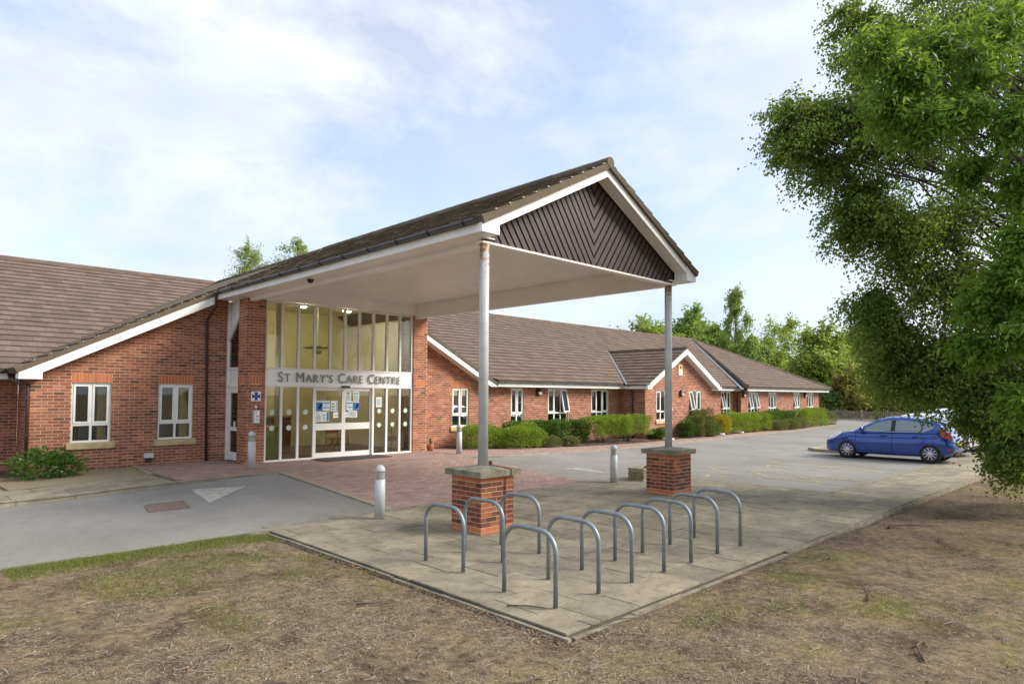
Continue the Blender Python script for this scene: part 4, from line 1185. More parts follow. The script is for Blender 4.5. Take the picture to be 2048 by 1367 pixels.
# ================================================================== THINGS ON AND IN THE BUILDING
def plate(mb_, x0, x1, z0, z1, y0, y1): mb_.box(x0, x1, y0, y1, z0, z1)
t_ = thing('plaque', 'square white plaque with a blue cross on the left entrance pier', 'sign', (7.255, 16.93, 1.91))
MB().box(-.125, .125, -.012, .004, 0, .25).build('plate', 'sign_white', t_)
cr = MB(); s_ = .105
for k in range(4):
    a = k * PI / 2; rot = lambda x_, z_: (x_ * math.cos(a) - z_ * math.sin(a), -.0165, .125 + x_ * math.sin(a) + z_ * math.cos(a))
    cr.poly([rot(-.026, .015), rot(.026, .015), rot(.035, .06), rot(.058, s_), rot(-.058, s_), rot(-.035, .06)][::1])
cr.poly([(-.03, -.0165, .095), (.03, -.0165, .095), (.03, -.0165, .155), (-.03, -.0165, .155)])
cr.build('cross_emblem', 'sign_blue', t_)
MB().box(-.04, .04, -.019, -.0168, .122, .128).build('text_line', 'sign_white', t_)
t_ = thing('intercom', 'grey metal door intercom panel on the left entrance pier', 'intercom', (7.262, 16.93, 1.33))
MB().box(-.085, .085, -.06, .008, 0, .345).build('housing', 'grey_plastic', t_)
MB().box(-.055, .06, -.066, -.061, .02, .325).build('face_plate', 'sign_white', t_)
MB().box(-.03, -.005, -.069, -.0665, .27, .295).build('lens', 'black_plastic', t_)
MB().box(-.02, .035, -.069, -.0665, .165, .20).build('screen', 'letter_grey', t_)
for i in range(3):
    for j in range(3): MB().box(-.03 + i * .022, -.015 + i * .022, -.069, -.0665, .05 + j * .03, .068 + j * .03).build('key', 'grey_plastic', t_)
tag(MB().box(7.24, 7.275, 16.915, 16.944, 1.73, 1.80).build('bell_push', 'sign_white'), 'tiny white bell push between plaque and intercom on the pier', 'bell push')

def notice(x0, x1, z0, z1, label, bg, marks, y=17.058, name='notice'):
    t_ = thing(name, label, 'notice', ((x0 + x1) / 2, y, z0))
    w_ = (x1 - x0) / 2; h = z1 - z0
    MB().box(-w_, w_, -.002, .002, 0, h).build('sheet', bg, t_)
    for (a0, a1, b0, b1, m_) in marks:
        MB().poly([(-w_ + 2 * w_ * a0, -.0035, h * b0), (-w_ + 2 * w_ * a1, -.0035, h * b0), (-w_ + 2 * w_ * a1, -.0035, h * b1), (-w_ + 2 * w_ * a0, -.0035, h * b1)]).build('print', m_, t_)
lines = lambda b0, b1, n_, m_='paper_ink', a0=.12, a1=.88: [(a0, a1 - .12 * (i % 3 == 2), b0 + (b1 - b0) * i / n_, b0 + (b1 - b0) * (i + .45) / n_, m_) for i in range(n_)]
def dpos(zx, zy): return zx, zy
poster = [(0, 1, 0, .86, 'paper_blue'), (.55, .9, .45, .7, 'paper_orange'), (.4, .75, .2, .42, 'paper_ink')]
rows3 = [(.06, .94, .72, .84, 'paper_blue'), (.2, .8, .48, .58, 'paper_teal'), (.06, .94, .26, .36, 'paper_blue'), (.42, .58, .12, .2, 'paper_orange')]
icons = lines(.12, .92, 3, a1=.6) + [(.75, .93, .14 + i * .27, .28 + i * .27, 'paper_blue') for i in range(3)]
def at(px, py):                                                  # door poster positions in metres, measured on the door
    return 8.835 + (px - 200) * 0.00214, 2.285 - (py - 130) * 0.00180
for (p0, p1, lab, bg, mk) in (
    ((345, 330), (425, 265), 'small brown no-smoking notice above the posters on the left door', 'paper_brown', [(.2, .8, .2, .8, 'paper_ink')]),
    ((283, 495), (388, 338), 'blue poster with an orange figure on the left door', 'paper', poster),
    ((390, 495), (490, 338), 'white leaflet with blue bands beside the blue poster on the left door', 'paper', rows3),
    ((505, 505), (607, 338), 'white notice with three lines and blue icons on the left door', 'paper', icons),
    ((273, 668), (378, 505), 'pale teal leaflet under the blue poster on the left door', 'paper', lines(.1, .7, 5, 'paper_ink') + [(.1, .6, .74, .84, 'paper_teal')]),
    ((380, 665), (483, 510), 'white sheet with a dark blue side band on the left door', 'paper', lines(.15, .8, 4, 'paper_ink', .1, .55) + [(.66, .95, .05, .95, 'paper_blue')]),
    ((545, 610), (618, 522), 'small plain white card at the meeting edge of the left door', 'sign_white', lines(.3, .7, 2)),
    ((718, 342), (815, 188), 'white letter with a green picture at the top of the right door', 'paper', [(.25, .75, .7, .9, 'paper_green')] + lines(.1, .62, 6)),
    ((845, 330), (940, 175), 'pale teal leaflet at the top right of the right door', 'paper', lines(.1, .55, 4) + [(.1, .9, .6, .8, 'paper_teal')]),
    ((740, 492), (838, 345), 'white leaflet with blue bands on the right door', 'paper', rows3),
    ((842, 490), (938, 345), 'blue poster with an orange figure on the right door', 'paper', poster),
    ((692, 604), (764, 522), 'small plain white card at the meeting edge of the right door', 'sign_white', lines(.3, .7, 2)),
    ((772, 612), (910, 500), 'wide typed white sheet lowest on the right door', 'paper', lines(.12, .9, 7))):
    (x0, z0), (x1, z1) = at(*p0), at(*p1)
    notice(x0, x1, z0, z1, lab, bg, mk)
notice(10.98, 11.18, 1.72, 2.02, 'typed white notice on the glass right of the doors', 'paper', lines(.15, .85, 8), y=17.024)

t_ = tag(MB().box(8.80, 10.95, 16.05, 16.85, .296, .306).build('doormat', 'doormat_fibre'), 'dark ribbed doormat in front of the entrance doors', 'doormat')
for k in range(7): MB().box(8.82, 10.93, 16.08 + k * .108, 16.13 + k * .108, .3062, .312).build('rib', 'doormat_fibre', t_)

def wall_lamp(x, y, z, label):
    t_ = thing('wall_lamp', label, 'lamp', (x, y, z), 'round bulkhead lamps on the wall')
    MB().lathe([(.155, .0), (.155, -.06), (.12, -.115), (.06, -.14), (.001, -.145)], 20, axis='y').build('housing', 'black_plastic', t_, True)
    m_ = MB()
    for i in range(9):
        pass
    pr = [(.122, -.117), (.105, -.135), (.055, -.155), (.001, -.158)]
    seg_ = 14; v = []; f_ = []
    for r, h in pr:
        for i in range(seg_ + 1):
            a = PI + PI * i / seg_; v.append((math.cos(a) * r, h, math.sin(a) * r))
    for j in range(len(pr) - 1):
        for i in range(seg_):
            q = j * (seg_ + 1) + i; f_.append((q, q + 1, q + seg_ + 2, q + seg_ + 1))
    mesh_obj('lens', v, f_, 'lamp_lens', t_, True)
wall_lamp(19.66, 18.44, 2.23, 'round black bulkhead lamp between the first two long-wing windows')
wall_lamp(28.35, 17.04, 2.24, 'round black bulkhead lamp in the middle of the small brick gable')
wall_lamp(36.85, 17.99, 2.2, 'round black bulkhead lamp just past the small brick gable')
wall_lamp(45.9, 17.99, 2.2, 'round black bulkhead lamp near the far end of the long wing')
t_ = thing('hazard_sign', 'small yellow and white sign high on the small brick gable', 'sign', (28.3, 17.03, 3.12))
MB().box(-.17, .17, -.015, .005, 0, .5).build('plate', 'sign_white', t_)
MB().box(-.155, .155, -.019, -.0155, .26, .49).build('yellow_panel', 'bin_yellow', t_)
MB().box(-.06, .06, -.022, -.0195, .31, .44).build('symbol', 'black_plastic', t_)
MB().box(-.12, .12, -.019, -.0155, .08, .2).build('text_panel', 'bin_green', t_)

# lobby furniture seen through the glass
def lobby_lamp(x, y, label):
    t_ = thing('ceiling_lamp', label, 'lamp', (x, y, 4.80))
    MB().lathe([(.16, .10), (.19, .13)], 24).build('rim', 'white_frame', t_, True)
    MB().lathe([(.001, .02), (.08, .03), (.14, .06), (.17, .099)], 24).build('diffuser', 'lit_lamp', t_, True)
lobby_lamp(9.75, 19.4, 'lit round ceiling lamp on the left inside the lobby'); lobby_lamp(11.35, 19.4, 'lit round ceiling lamp on the right inside the lobby')
lobby_lamp(8.2, 20.9, 'lit round ceiling lamp deep inside the lobby')
t_ = thing('pendant_lamp', 'wide pendant lamp hanging in the middle of the lobby', 'lamp', (10.35, 19.5, 3.38))
MB().lathe([(.001, .0), (.10, .02), (.15, .10), (.14, .12)], 20).build('bowl', 'white_frame', t_, True)
MB().lathe([(.12, .26), (.45, .20), (.46, .21), (.13, .29)], 24).build('shade', 'letter_grey', t_, True)
MB().tube([(0, 0, .1), (0, 0, 1.55)], .012, 6).build('rod', 'white_frame', t_)
t_ = thing('reception_desk', 'dark wooden reception desk at the back of the lobby', 'desk', (8.8, 20.4, .29))
MB().box(-1.1, 1.1, -.05, .05, 0, 1.05).build('front', 'desk_wood', t_); MB().box(-1.15, 1.15, -.1, .5, 1.051, 1.10).build('counter', 'yellow_wood', t_); MB().box(-1.1, -1.04, .051, .5, 0, 1.05).build('side', 'desk_wood', t_)
t_ = thing('chair', 'yellow wooden chair with red seat behind the doors', 'chair', (10.35, 18.3, .29))
for sx_ in (-.2, .2):
    for sy_ in (-.2, .2): MB().box(sx_ - .02, sx_ + .02, sy_ - .02, sy_ + .02, 0, .44 if sy_ < 0 else .9).build('leg', 'yellow_wood', t_)
MB().box(-.23, .23, -.23, .23, .44, .49).build('seat', 'yellow_wood', t_); MB().box(-.2, .2, .17, .2, .6, .88).build('backrest', 'red_cloth', t_)
t_ = thing('wheeled_bin', 'green bin with yellow lid behind the leftmost entrance pane', 'bin', (7.85, 17.6, .29))
MB().prism([(-.15, -.18, .05), (.15, -.18, .05), (.15, .18, .05), (-.15, .18, .05)], [(-.23, -.24, .88), (.23, -.24, .88), (.23, .24, .88), (-.23, .24, .88)]).build('body', 'bin_green', t_)
MB().box(-.25, .25, -.26, .26, .882, .93).build('lid', 'bin_yellow', t_)
for sx_ in (-.13, .13): MB().lathe([(.05, -.02), (.05, .02)], 12, (sx_, .2, .05), 'x').build('wheel', 'black_plastic', t_)
t_ = thing('post', 'pale round post standing inside the lobby', 'column', (8.75, 18.9, .29))
MB().lathe([(.09, 0), (.09, 4.6)], 20).build('shaft', 'white_frame', t_, True); MB().lathe([(.14, 0), (.14, .04)], 20).build('base', 'grey_plastic', t_)
t_ = thing('walking_frame', 'folded dark mobility frame by the right-hand lobby glass', 'walking frame', (11.95, 17.45, .29))
for sx_ in (-.15, .15): MB().tube([(sx_, -.1, 0), (sx_, -.05, .8), (sx_, .1, .85)], .014, 6).build('frame', 'black_plastic', t_)
MB().box(-.16, .16, -.1, .12, .35, .5).build('bag', 'red_cloth', t_)
for xx, lab in ((3.85, 'blue chair back behind the first window'), (5.6, 'blue chair back with red cushion behind the second window')):
    t_ = thing('chair', lab, 'chair', (xx, 19.3, .25))
    MB().box(-.25, .25, -.03, .03, .5, 1.15).build('backrest', 'blue_cloth', t_); MB().box(-.25, .25, .03, .5, .42, .5).build('seat', 'red_cloth' if xx > 5 else 'blue_cloth', t_)
    for sx_ in (-.22, .22):
        for sy_ in (0, .45): MB().box(sx_ - .02, sx_ + .02, sy_ - .02, sy_ + .02, 0, .42).build('leg', 'black_plastic', t_)

# ================================================================== STREET FURNITURE
def bollard():
    t_ = thing('bollard', '', 'bollard')
    MB().lathe([(.088, -.02), (.088, .665), (.080, .668)], 28).build('post', 'bollard_paint', t_, True)
    MB().lathe([(.060, .668), (.060, .80)], 24).build('lens', 'bollard_lens', t_, True)
    lv = MB()
    for i in range(5): lv.lathe([(.062, .678 + i * .026), (.084, .672 + i * .026), (.084, .676 + i * .026), (.062, .684 + i * .026)], 28)
    lv.build('louvre', 'bollard_paint', t_)
    MB().lathe([(.088, .80)] + [(.088 * math.cos(a), .812 + .10 * math.sin(a)) for a in [PI / 2 * i / 9 for i in range(9)]] + [(.002, .912)], 28).build('dome', 'bollard_paint', t_, True)
    return t_
b0 = bollard()
for i, (x, y, z, lab) in enumerate(((6.27, 9.56, .0, 'pale louvred bollard light on the slab edge in front of the near brick pier'), (6.66, 15.72, .29, 'pale louvred bollard light beside the left entrance pier'),
                      (13.10, 15.63, .29, 'pale louvred bollard light to the right of the entrance glass near the pot'), (13.05, 9.70, .0, 'pale louvred bollard light beside the wooden planter'))):
    o = b0 if i == 0 else copy_tree(b0)
    o.location = (x, y, z); tag(o, lab, 'bollard', 'bollard lights round the entrance')

def stand():
    t_ = thing('bicycle_stand', '', 'bicycle stand')
    w_, h, r, R = .366, .742, .0245, .215
    path = [(0, -w_, -.03), (0, -w_, h - R)]
    for i in range(1, 11):
        a = PI / 2 * i / 10; path.append((0, -w_ + R - R * math.cos(a), h - R + R * math.sin(a)))
    for i in range(0, 11):
        a = PI / 2 * i / 10; path.append((0, w_ - R + R * math.sin(a), h - R + R * math.cos(a)))
    path.append((0, w_, -.03))
    MB().tube(path, r, 16).build('hoop', 'galvanised', t_, True)
    for s_ in (-1, 1): MB().lathe([(.045, -.02), (.045, .003), (.026, .006)], 16, (0, s_ * w_, 0)).build('footing', 'cap_stone', t_)
    return t_
st0 = stand()
SX = [4.935, 5.63, 6.235, 6.90, 7.52, 8.20, 8.86]
names = ['nearest hoop', 'second hoop', 'third hoop', 'fourth hoop', 'fifth hoop', 'sixth hoop', 'farthest hoop']
for i, x in enumerate(SX):
    o = st0 if i == 0 else copy_tree(st0)
    o.location = (x, 4.745, 0); tag(o, 'galvanised bicycle stand, %s of the row of seven from the paving corner' % names[i], 'bicycle stand', 'bicycle stands on the forecourt')
    o.rotation_euler = (0, 0, random.uniform(-.02, .02))
for i, x in enumerate((5.125, 5.775, 6.45)):
    o = copy_tree(st0); o.location = (x, 6.385, 0)
    tag(o, 'galvanised bicycle stand, %s of the three hoops in front of the near brick pier' % ('first', 'middle', 'last')[i], 'bicycle stand', 'bicycle stands on the forecourt')

t_ = thing('planter', 'low weathered wooden planter box behind the far brick pier', 'planter', (13.72, 9.30, 0))
W_, D_ = .72, .46
for k in range(5):
    z0 = .005 + k * .062
    for (x0, x1, y0, y1) in ((0, W_, 0, .035), (0, W_, D_ - .035, D_), (0, .035, .036, D_ - .036), (W_ - .035, W_, .036, D_ - .036)):
        e = .012 * (k % 2); MB().box(x0 + e * (x0 == 0), x1, y0, y1, z0, z0 + .049).build('plank', 'planter_wood', t_)
MB().box(.04, W_ - .04, .04, D_ - .04, .01, .24).build('soil_fill', 'soil', t_)
t_ = thing('plant_pot', 'terracotta pot with a withered plant beside the right entrance pier', 'plant pot', (13.02, 16.98, .285))
MB().lathe([(.085, 0), (.12, .20), (.125, .215), (.11, .216), (.09, .19)], 24).build('pot', 'terracotta', t_, True)
mb = MB()
for i in range(26):
    a = random.uniform(0, 2 * PI); r = random.uniform(.01, .06); mb.tube([(r * .5 * math.cos(a), r * .5 * math.sin(a), .18), (r * math.cos(a), r * math.sin(a), random.uniform(.28, .42))], .006, 4)
mb.build('stem', 'dead_plant', t_)

z_mh = lambda a, b_: float(zroad(a, b_)) + .006
mh = MB(); P4 = [(3.52, 12.42), (4.12, 12.36), (4.24, 13.02), (3.64, 13.08)]
mh.prism([(a, b_, z_mh(a, b_) - .02) for a, b_ in P4], [(a, b_, z_mh(a, b_)) for a, b_ in P4])
t_ = tag(mh.build('drain_cover', 'cover_iron'), 'rusty rectangular iron cover set in the tarmac drive', 'drain cover')
fm = MB()
for i in range(4):
    a, b_ = Vector(P4[i]), Vector(P4[(i + 1) % 4]); d = (b_ - a).normalized(); n_ = Vector((d.y, -d.x)) * .035
    q = [a, a + n_, b_ + n_, b_]; fm.prism([(p.x, p.y, z_mh(p.x, p.y) - .02) for p in q], [(p.x, p.y, z_mh(p.x, p.y) + .004) for p in q])
fm.build('frame', 'cover_iron', t_)
for (x, y, lab) in ((25.9, 16.25, 'flat grey cover lying in the bed by the small gable corner'), (31.5, 16.7, 'flat grey cover lying in the bed by the yellow shrub'), (34.0, 16.9, 'flat grey cover lying in the bed under the long hedge')):
    tag(MB().lathe([(.30, float(zk(x)) + .02), (.30, float(zk(x)) + .09), (.27, float(zk(x)) + .10)], 18, (x, y, 0)).build('inspection_cover', 'grey_plastic'), lab, 'cover')

# ================================================================== CARS
def interp_curve(pts, n_):
    xs = np.array([p[0] for p in pts]); t_ = np.linspace(xs[0], xs[-1], n_)
    return t_
def car(paint, label, cat, loc, rot, scale=1.0, detail=True, name='car'):
    t_ = thing(name, label, cat, loc); t_.rotation_euler = (0, 0, rot); t_.scale = (scale, scale, scale)
    # side outline of the lower body: (x, top height, half width, bottom height)
    ST = [(-1.97, .62, .62, .40), (-1.93, .80, .72, .30), (-1.84, .93, .78, .27), (-1.70, .98, .815, .25), (-1.45, 1.0, .835, .22), (-1.0, .985, .85, .20), (-.4, .965, .855, .19), (.2, .945, .855, .19),
          (.7, .93, .85, .19), (1.0, .955, .845, .20), (1.25, .90, .83, .21), (1.5, .84, .80, .21), (1.70, .77, .74, .21), (1.84, .69, .66, .22), (1.93, .60, .56, .23), (1.975, .52, .46, .27)]
    X = np.array([s[0] for s in ST]); n_ = 46
    xs = X[0] + (X[-1] - X[0]) * (0.5 - 0.5 * np.cos(np.linspace(0, PI, n_)))
    def sm(col):
        y = np.array([s[col] for s in ST]); return np.interp(xs, X, y)
    top, hw, bot = sm(1), sm(2), sm(3)
    for a in (top, hw, bot):
        a[1:-1] = (a[:-2] + 2 * a[1:-1] + a[2:]) / 4
    prof = [(0.0, 0.0), (.86, 0.0), (.965, .07), (.99, .28), (1.0, .50), (.985, .72), (.955, .90), (.90, .985), (.70, 1.035), (.35, 1.06), (0.0, 1.065)]
    V, F = [], []; m_ = len(prof)
    ring_n = 2 * m_ - 2
    for i in range(n_):
        pts = [(hw[i] * p[0], bot[i] + (top[i] - bot[i]) * min(p[1], 1.0) + (max(0, p[1] - 1.0) * .55)) for p in prof]
        ring_ = [(y, z) for y, z in pts] + [(-y, z) for y, z in pts[-2:0:-1]]
        for y, z in ring_: V.append((xs[i], y, z))
    for i in range(n_ - 1):
        for k in range(ring_n):
            k2 = (k + 1) % ring_n
            F.append((i * ring_n + k, (i + 1) * ring_n + k, (i + 1) * ring_n + k2, i * ring_n + k2))
    F.append(tuple(reversed(range(ring_n)))[::-1]); F.append(tuple(range((n_ - 1) * ring_n, n_ * ring_n))[::-1])
    body = mesh_obj('body', V, F, paint, t_, True)
    bm = bmesh.new(); bm.from_mesh(body.data); bmesh.ops.recalc_face_normals(bm, faces=bm.faces); bm.to_mesh(body.data); bm.free()
    # wheel arches
    cut = MB(); RW = .305; WX = (1.16, -1.33)
    for wx in WX:
        for s_ in (-1, 1):
            c_ = MB().lathe([(.355, .55 * s_), (.355, .95 * s_)] if s_ > 0 else [(.355, -.95), (.355, -.55)], 32, (wx, 0, .315), 'y')
            cut.f += [tuple(q + len(cut.v) for q in f_) for f_ in c_.f]; cut.v += c_.v
    co = mesh_obj('cutter', cut.v, cut.f, 'car_black'); bm = bmesh.new(); bm.from_mesh(co.data); bmesh.ops.recalc_face_normals(bm, faces=bm.faces); bm.to_mesh(co.data); bm.free()
    bo = body.modifiers.new('arches', 'BOOLEAN'); bo.operation = 'DIFFERENCE'; bo.object = co; bo.solver = 'EXACT'
    dg = bpy.context.evaluated_depsgraph_get(); me = bpy.data.meshes.new_from_object(body.evaluated_get(dg))
    body.modifiers.clear(); body.data = me; bpy.data.objects.remove(co)
    me.set_sharp_from_angle(angle=math.radians(35))
    for wx in WX:
        MB().box(wx - .36, wx + .36, -.54, .54, .21, .66).build('wheel_well', 'car_black', t_)
    # cabin
    CS = [(1.02, .90, .70, .93), (.62, 1.16, .66, .93), (.20, 1.385, .60, .94), (-.10, 1.452, .575, .95), (-.50, 1.468, .57, .96), (-1.0, 1.425, .56, .97), (-1.40, 1.345, .54, .98), (-1.58, 1.285, .53, .98), (-1.80, .99, .60, .95)]
    V, F = [], []
    base = {}
    for (x, zt_, w_, zb_) in CS:
        zb_ = min(zb_, zt_ - .01); wb = np.interp(x, X, [s[2] for s in ST]) * .965
        k_ = min(1.0, (zt_ - zb_) / .5); wt = wb + (w_ - wb) * k_
        V += [(x, wb, zb_ - .02), (x, wb - (wb - wt) * .12, zb_ + (zt_ - zb_) * .15), (x, wt + .02 * k_, zt_ - .07 * k_), (x, wt - .05, zt_ - .018 * k_), (x, wt * .55, zt_ + .008 * k_), (x, 0, zt_ + .014 * k_),
              (x, -wt * .55, zt_ + .008 * k_), (x, -wt + .05, zt_ - .018 * k_), (x, -wt - .02 * k_, zt_ - .07 * k_), (x, -wb + (wb - wt) * .12, zb_ + (zt_ - zb_) * .15), (x, -wb, zb_ - .02)]
    for i in range(len(CS) - 1):
        for k in range(10): F.append((i * 11 + k, i * 11 + k + 1, (i + 1) * 11 + k + 1, (i + 1) * 11 + k))
    F.append(tuple(range(11))); F.append(tuple(range((len(CS) - 1) * 11, len(CS) * 11))[::-1])
    cabin = mesh_obj('cabin', V, F, paint, t_, True)
    bm = bmesh.new(); bm.from_mesh(cabin.data); bmesh.ops.recalc_face_normals(bm, faces=bm.faces); bm.to_mesh(cabin.data); bm.free()
    cabin.data.set_sharp_from_angle(angle=math.radians(40))
    cs_x = [c[0] for c in CS][::-1]
    def side(x, z, s_):
        zt_ = np.interp(x, cs_x, [c[1] for c in CS][::-1]); w_ = np.interp(x, cs_x, [c[2] for c in CS][::-1]); zb_ = min(np.interp(x, cs_x, [c[3] for c in CS][::-1]), zt_ - .01)
        wb = np.interp(x, X, [s[2] for s in ST]) * .965; k_ = min(1.0, (zt_ - zb_) / .5); wt = wb + (w_ - wb) * k_
        a, b_ = (wb - (wb - wt) * .12, zb_ + (zt_ - zb_) * .15), (wt + .02 * k_, zt_ - .07 * k_)
        t2 = np.clip((z - a[1]) / max(.02, b_[1] - a[1]), -.4, 1.0)
        return (x, s_ * (a[0] + (b_[0] - a[0]) * t2 + .007), z)
    def side_panel(nm, outline, mat, s_, rows=6):
        """outline: list of (x, z low, z high)"""
        v, f_ = [], []
        for (x, z0, z1) in outline:
            for r in range(rows + 1): v.append(side(x, z0 + (z1 - z0) * r / rows, s_))
        for i in range(len(outline) - 1):
            for r in range(rows):
                q = i * (rows + 1) + r; f_.append((q, q + rows + 1, q + rows + 2, q + 1))
        mesh_obj(nm, v, f_, mat, t_, True)
    roofz = lambda x: float(np.interp(x, cs_x, [c[1] for c in CS][::-1]))
    for s_ in (1, -1):
        fw = [(x, .965 + .02 * (.7 - x) / .7, max(.985, roofz(x) - .115)) for x in np.linspace(.72, -.20, 12)]
        side_panel('window', fw, 'car_glass', s_)
        rw_ = [(x, .99 + .03 * (-.30 - x), roofz(x) - .115) for x in np.linspace(-.33, -1.08, 10)]
        side_panel('window', rw_, 'car_glass', s_)
        qw = [(x, 1.025 + .13 * (-1.13 - x) / .32, max(1.03 + .13 * (-1.13 - x) / .32, roofz(x) - .125 - .05 * (-1.13 - x))) for x in np.linspace(-1.13, -1.42, 6)]
        side_panel('window', qw, 'car_glass', s_)
        side_panel('door_pillar', [(x, .97, roofz(x) - .11) for x in (-.205, -.325)], 'car_black', s_)
        MB().tube([side(x, .955 + (.02 if x > 0 else .03 * (-x)), s_) for x in np.linspace(.80, -1.10, 14)] + [side(-1.40, 1.13, s_)], .009, 5).build('window_trim', 'chrome', t_)
        hwf = lambda x: float(np.interp(x, X, [s[2] for s in ST]))
        for xd in (.86, -.24, -1.12):
            MB().tube([(xd + (.02 if xd > 0 else -.02 * 0), s_ * (hwf(xd) * zf + .0015), z) for z, zf in ((.30, .985), (.45, .997), (.58, .999), (.75, .985), (.90, .955))], .0075, 4).build('door_seam', 'car_black', t_)
        for xd in (.02, -.93):
            MB().tube([(xd - .10, s_ * (hwf(xd) * .99 + .008), .83), (xd - .03, s_ * (hwf(xd) * .99 + .022), .835), (xd + .05, s_ * (hwf(xd) * .99 + .022), .835), (xd + .10, s_ * (hwf(xd) * .99 + .008), .83)], .015, 6).build('door_handle', paint, t_, True)
        MB().tube([(x, s_ * (hwf(x) * .992 + .001), .34) for x in np.linspace(.75, -.9, 8)], .010, 5).build('side_strip', paint, t_)
        mo = MB(); mo.prism([(.62, s_ * .80, .96), (.74, s_ * .80, .97), (.74, s_ * .98, .99), (.66, s_ * 1.0, .98)][::s_], [(.60, s_ * .81, 1.07), (.70, s_ * .82, 1.09), (.71, s_ * .96, 1.09), (.64, s_ * .98, 1.085)][::s_])
        mo.build('mirror', paint, t_, True)
        # lamps
        hv, hf = [], []
        for i, x in enumerate(np.linspace(1.36, 1.90, 9)):
            tz = float(np.interp(x, xs, top)); hh = float(np.interp(x, xs, hw)); e = math.sin(PI * (i + .35) / 9.0)
            for fz, fy in ((-.035 - .115 * e, .972), (-.035 - .06 * e, .958), (-.03, .925), (.012, .80)): hv.append((x, s_ * (hh * fy + .012), tz + fz + .012))
        for i in range(8):
            for r in range(3): hf.append((i * 4 + r, i * 4 + 4 + r, i * 4 + 5 + r, i * 4 + 1 + r))
        mesh_obj('headlight', hv, hf, 'head_glass', t_, True)
        tl = MB(); tl.prism([(-1.60, s_ * .80, 1.08), (-1.68, s_ * .79, .86), (-1.93, s_ * .66, .78), (-1.84, s_ * .66, .98)][::-s_], [(-1.56, s_ * .815, 1.11), (-1.66, s_ * .845, .86), (-1.955, s_ * .70, .77), (-1.865, s_ * .69, .99)][::-s_]); tl.build('tail_light', 'tail_red', t_)
        MB().box(-1.93, -1.80, s_ * .70 - .06, s_ * .70 + .075, .44, .49).build('reflector', 'tail_red', t_)
        for wx in WX:
            w_ = thing('wheel', '', None, (wx, s_ * .76, RW)); del w_['label']; w_.parent = t_
            MB().lathe([(.20, -.09), (.275, -.098), (.300, -.075), (RW, -.03), (RW, .03), (.300, .075), (.275, .098), (.20, .09)], 36, axis='y', caps=False).build('tyre', 'tyre', w_, True)
            rim = MB().lathe([(.205, .03 * s_), (.208, .088 * s_), (.195, .092 * s_), (.188, .05 * s_)] if s_ > 0 else [(.188, -.05), (.195, -.092), (.208, -.088), (.205, -.03)], 36, axis='y', caps=False)
            rim.lathe([(.05, .04), (.05, .082), (.02, .088)] if s_ > 0 else [(.02, -.088), (.05, -.082), (.05, -.04)], 16, axis='y')
            for k in range(10):
                a = 2 * PI * k / 10; ca, sa = math.cos(a), math.sin(a)
                q = [(.04, -.016), (.195, -.011), (.195, .011), (.04, .016)]
                lo = [(r * ca - w2 * sa, .055 * s_, r * sa + w2 * ca) for r, w2 in q]; hi = [(p[0], .080 * s_, p[2]) for p in lo]
                rim.prism(lo, hi)
            rim.build('rim', 'alloy', w_)
            MB().lathe([(.19, .02 * s_), (.19, .03 * s_)] if s_ > 0 else [(.19, -.03), (.19, -.02)], 24, axis='y').build('brake', 'car_black', w_)
    # windscreen, rear screen, bumper details
    def screen_quad(nm, pts, mat, dx):
        v = [(p[0] + dx, p[1], p[2] + .008) for p in pts]; mesh_obj(nm, v, [tuple(range(len(v)))], mat, t_)
    screen_quad('windscreen', [(.90, .62, .985), (.90, -.62, .985), (.26, -.52, 1.355), (.26, .52, 1.355)], 'car_glass', .02)
    screen_quad('rear_window', [(-1.66, .46, 1.21), (-1.66, -.46, 1.21), (-1.785, -.52, 1.04), (-1.785, .52, 1.04)], 'car_glass', -.02)
    MB().prism([(-1.46, -.50, 1.315), (-1.46, .50, 1.315), (-1.69, .46, 1.275), (-1.69, -.46, 1.275)][::-1], [(-1.44, -.50, 1.345), (-1.44, .50, 1.345), (-1.70, .46, 1.295), (-1.70, -.46, 1.295)][::-1]).build('spoiler', paint, t_)
    MB().box(-1.985, -1.93, -.26, .26, .55, .66).build('number_plate', 'number_plate', t_)
    MB().box(-1.97, -1.80, -.55, .55, .28, .38).build('rear_bumper', 'car_black', t_)
    MB().box(1.90, 1.985, -.36, .36, .34, .50).build('grille', 'car_black', t_)
    MB().tube([(-1.0, 0, 1.46), (-1.22, 0, 1.62)], .006, 5).build('aerial', 'car_black', t_)
    st_ = MB().tube([(.35 + .12 * math.cos(a) * .3, .36 + .17 * math.cos(a), .98 + .17 * math.sin(a)) for a in np.linspace(0, 2 * PI, 18)], .014, 5)
    return t_
car('paint_blue', 'small blue five-door hatchback parked nearest the forecourt', 'car', (25.12, 6.93, 0), PI / 2, name='parked_car')
car('paint_white', 'white hatchback parked just beyond the blue car', 'car', (28.4, 7.15, 0), PI / 2, 1.03, name='parked_car')
car('paint_white', 'tall white car farthest right, half hidden by the overhanging branches', 'car', (31.8, 7.1, 0), PI / 2, 1.13, name='parked_car')

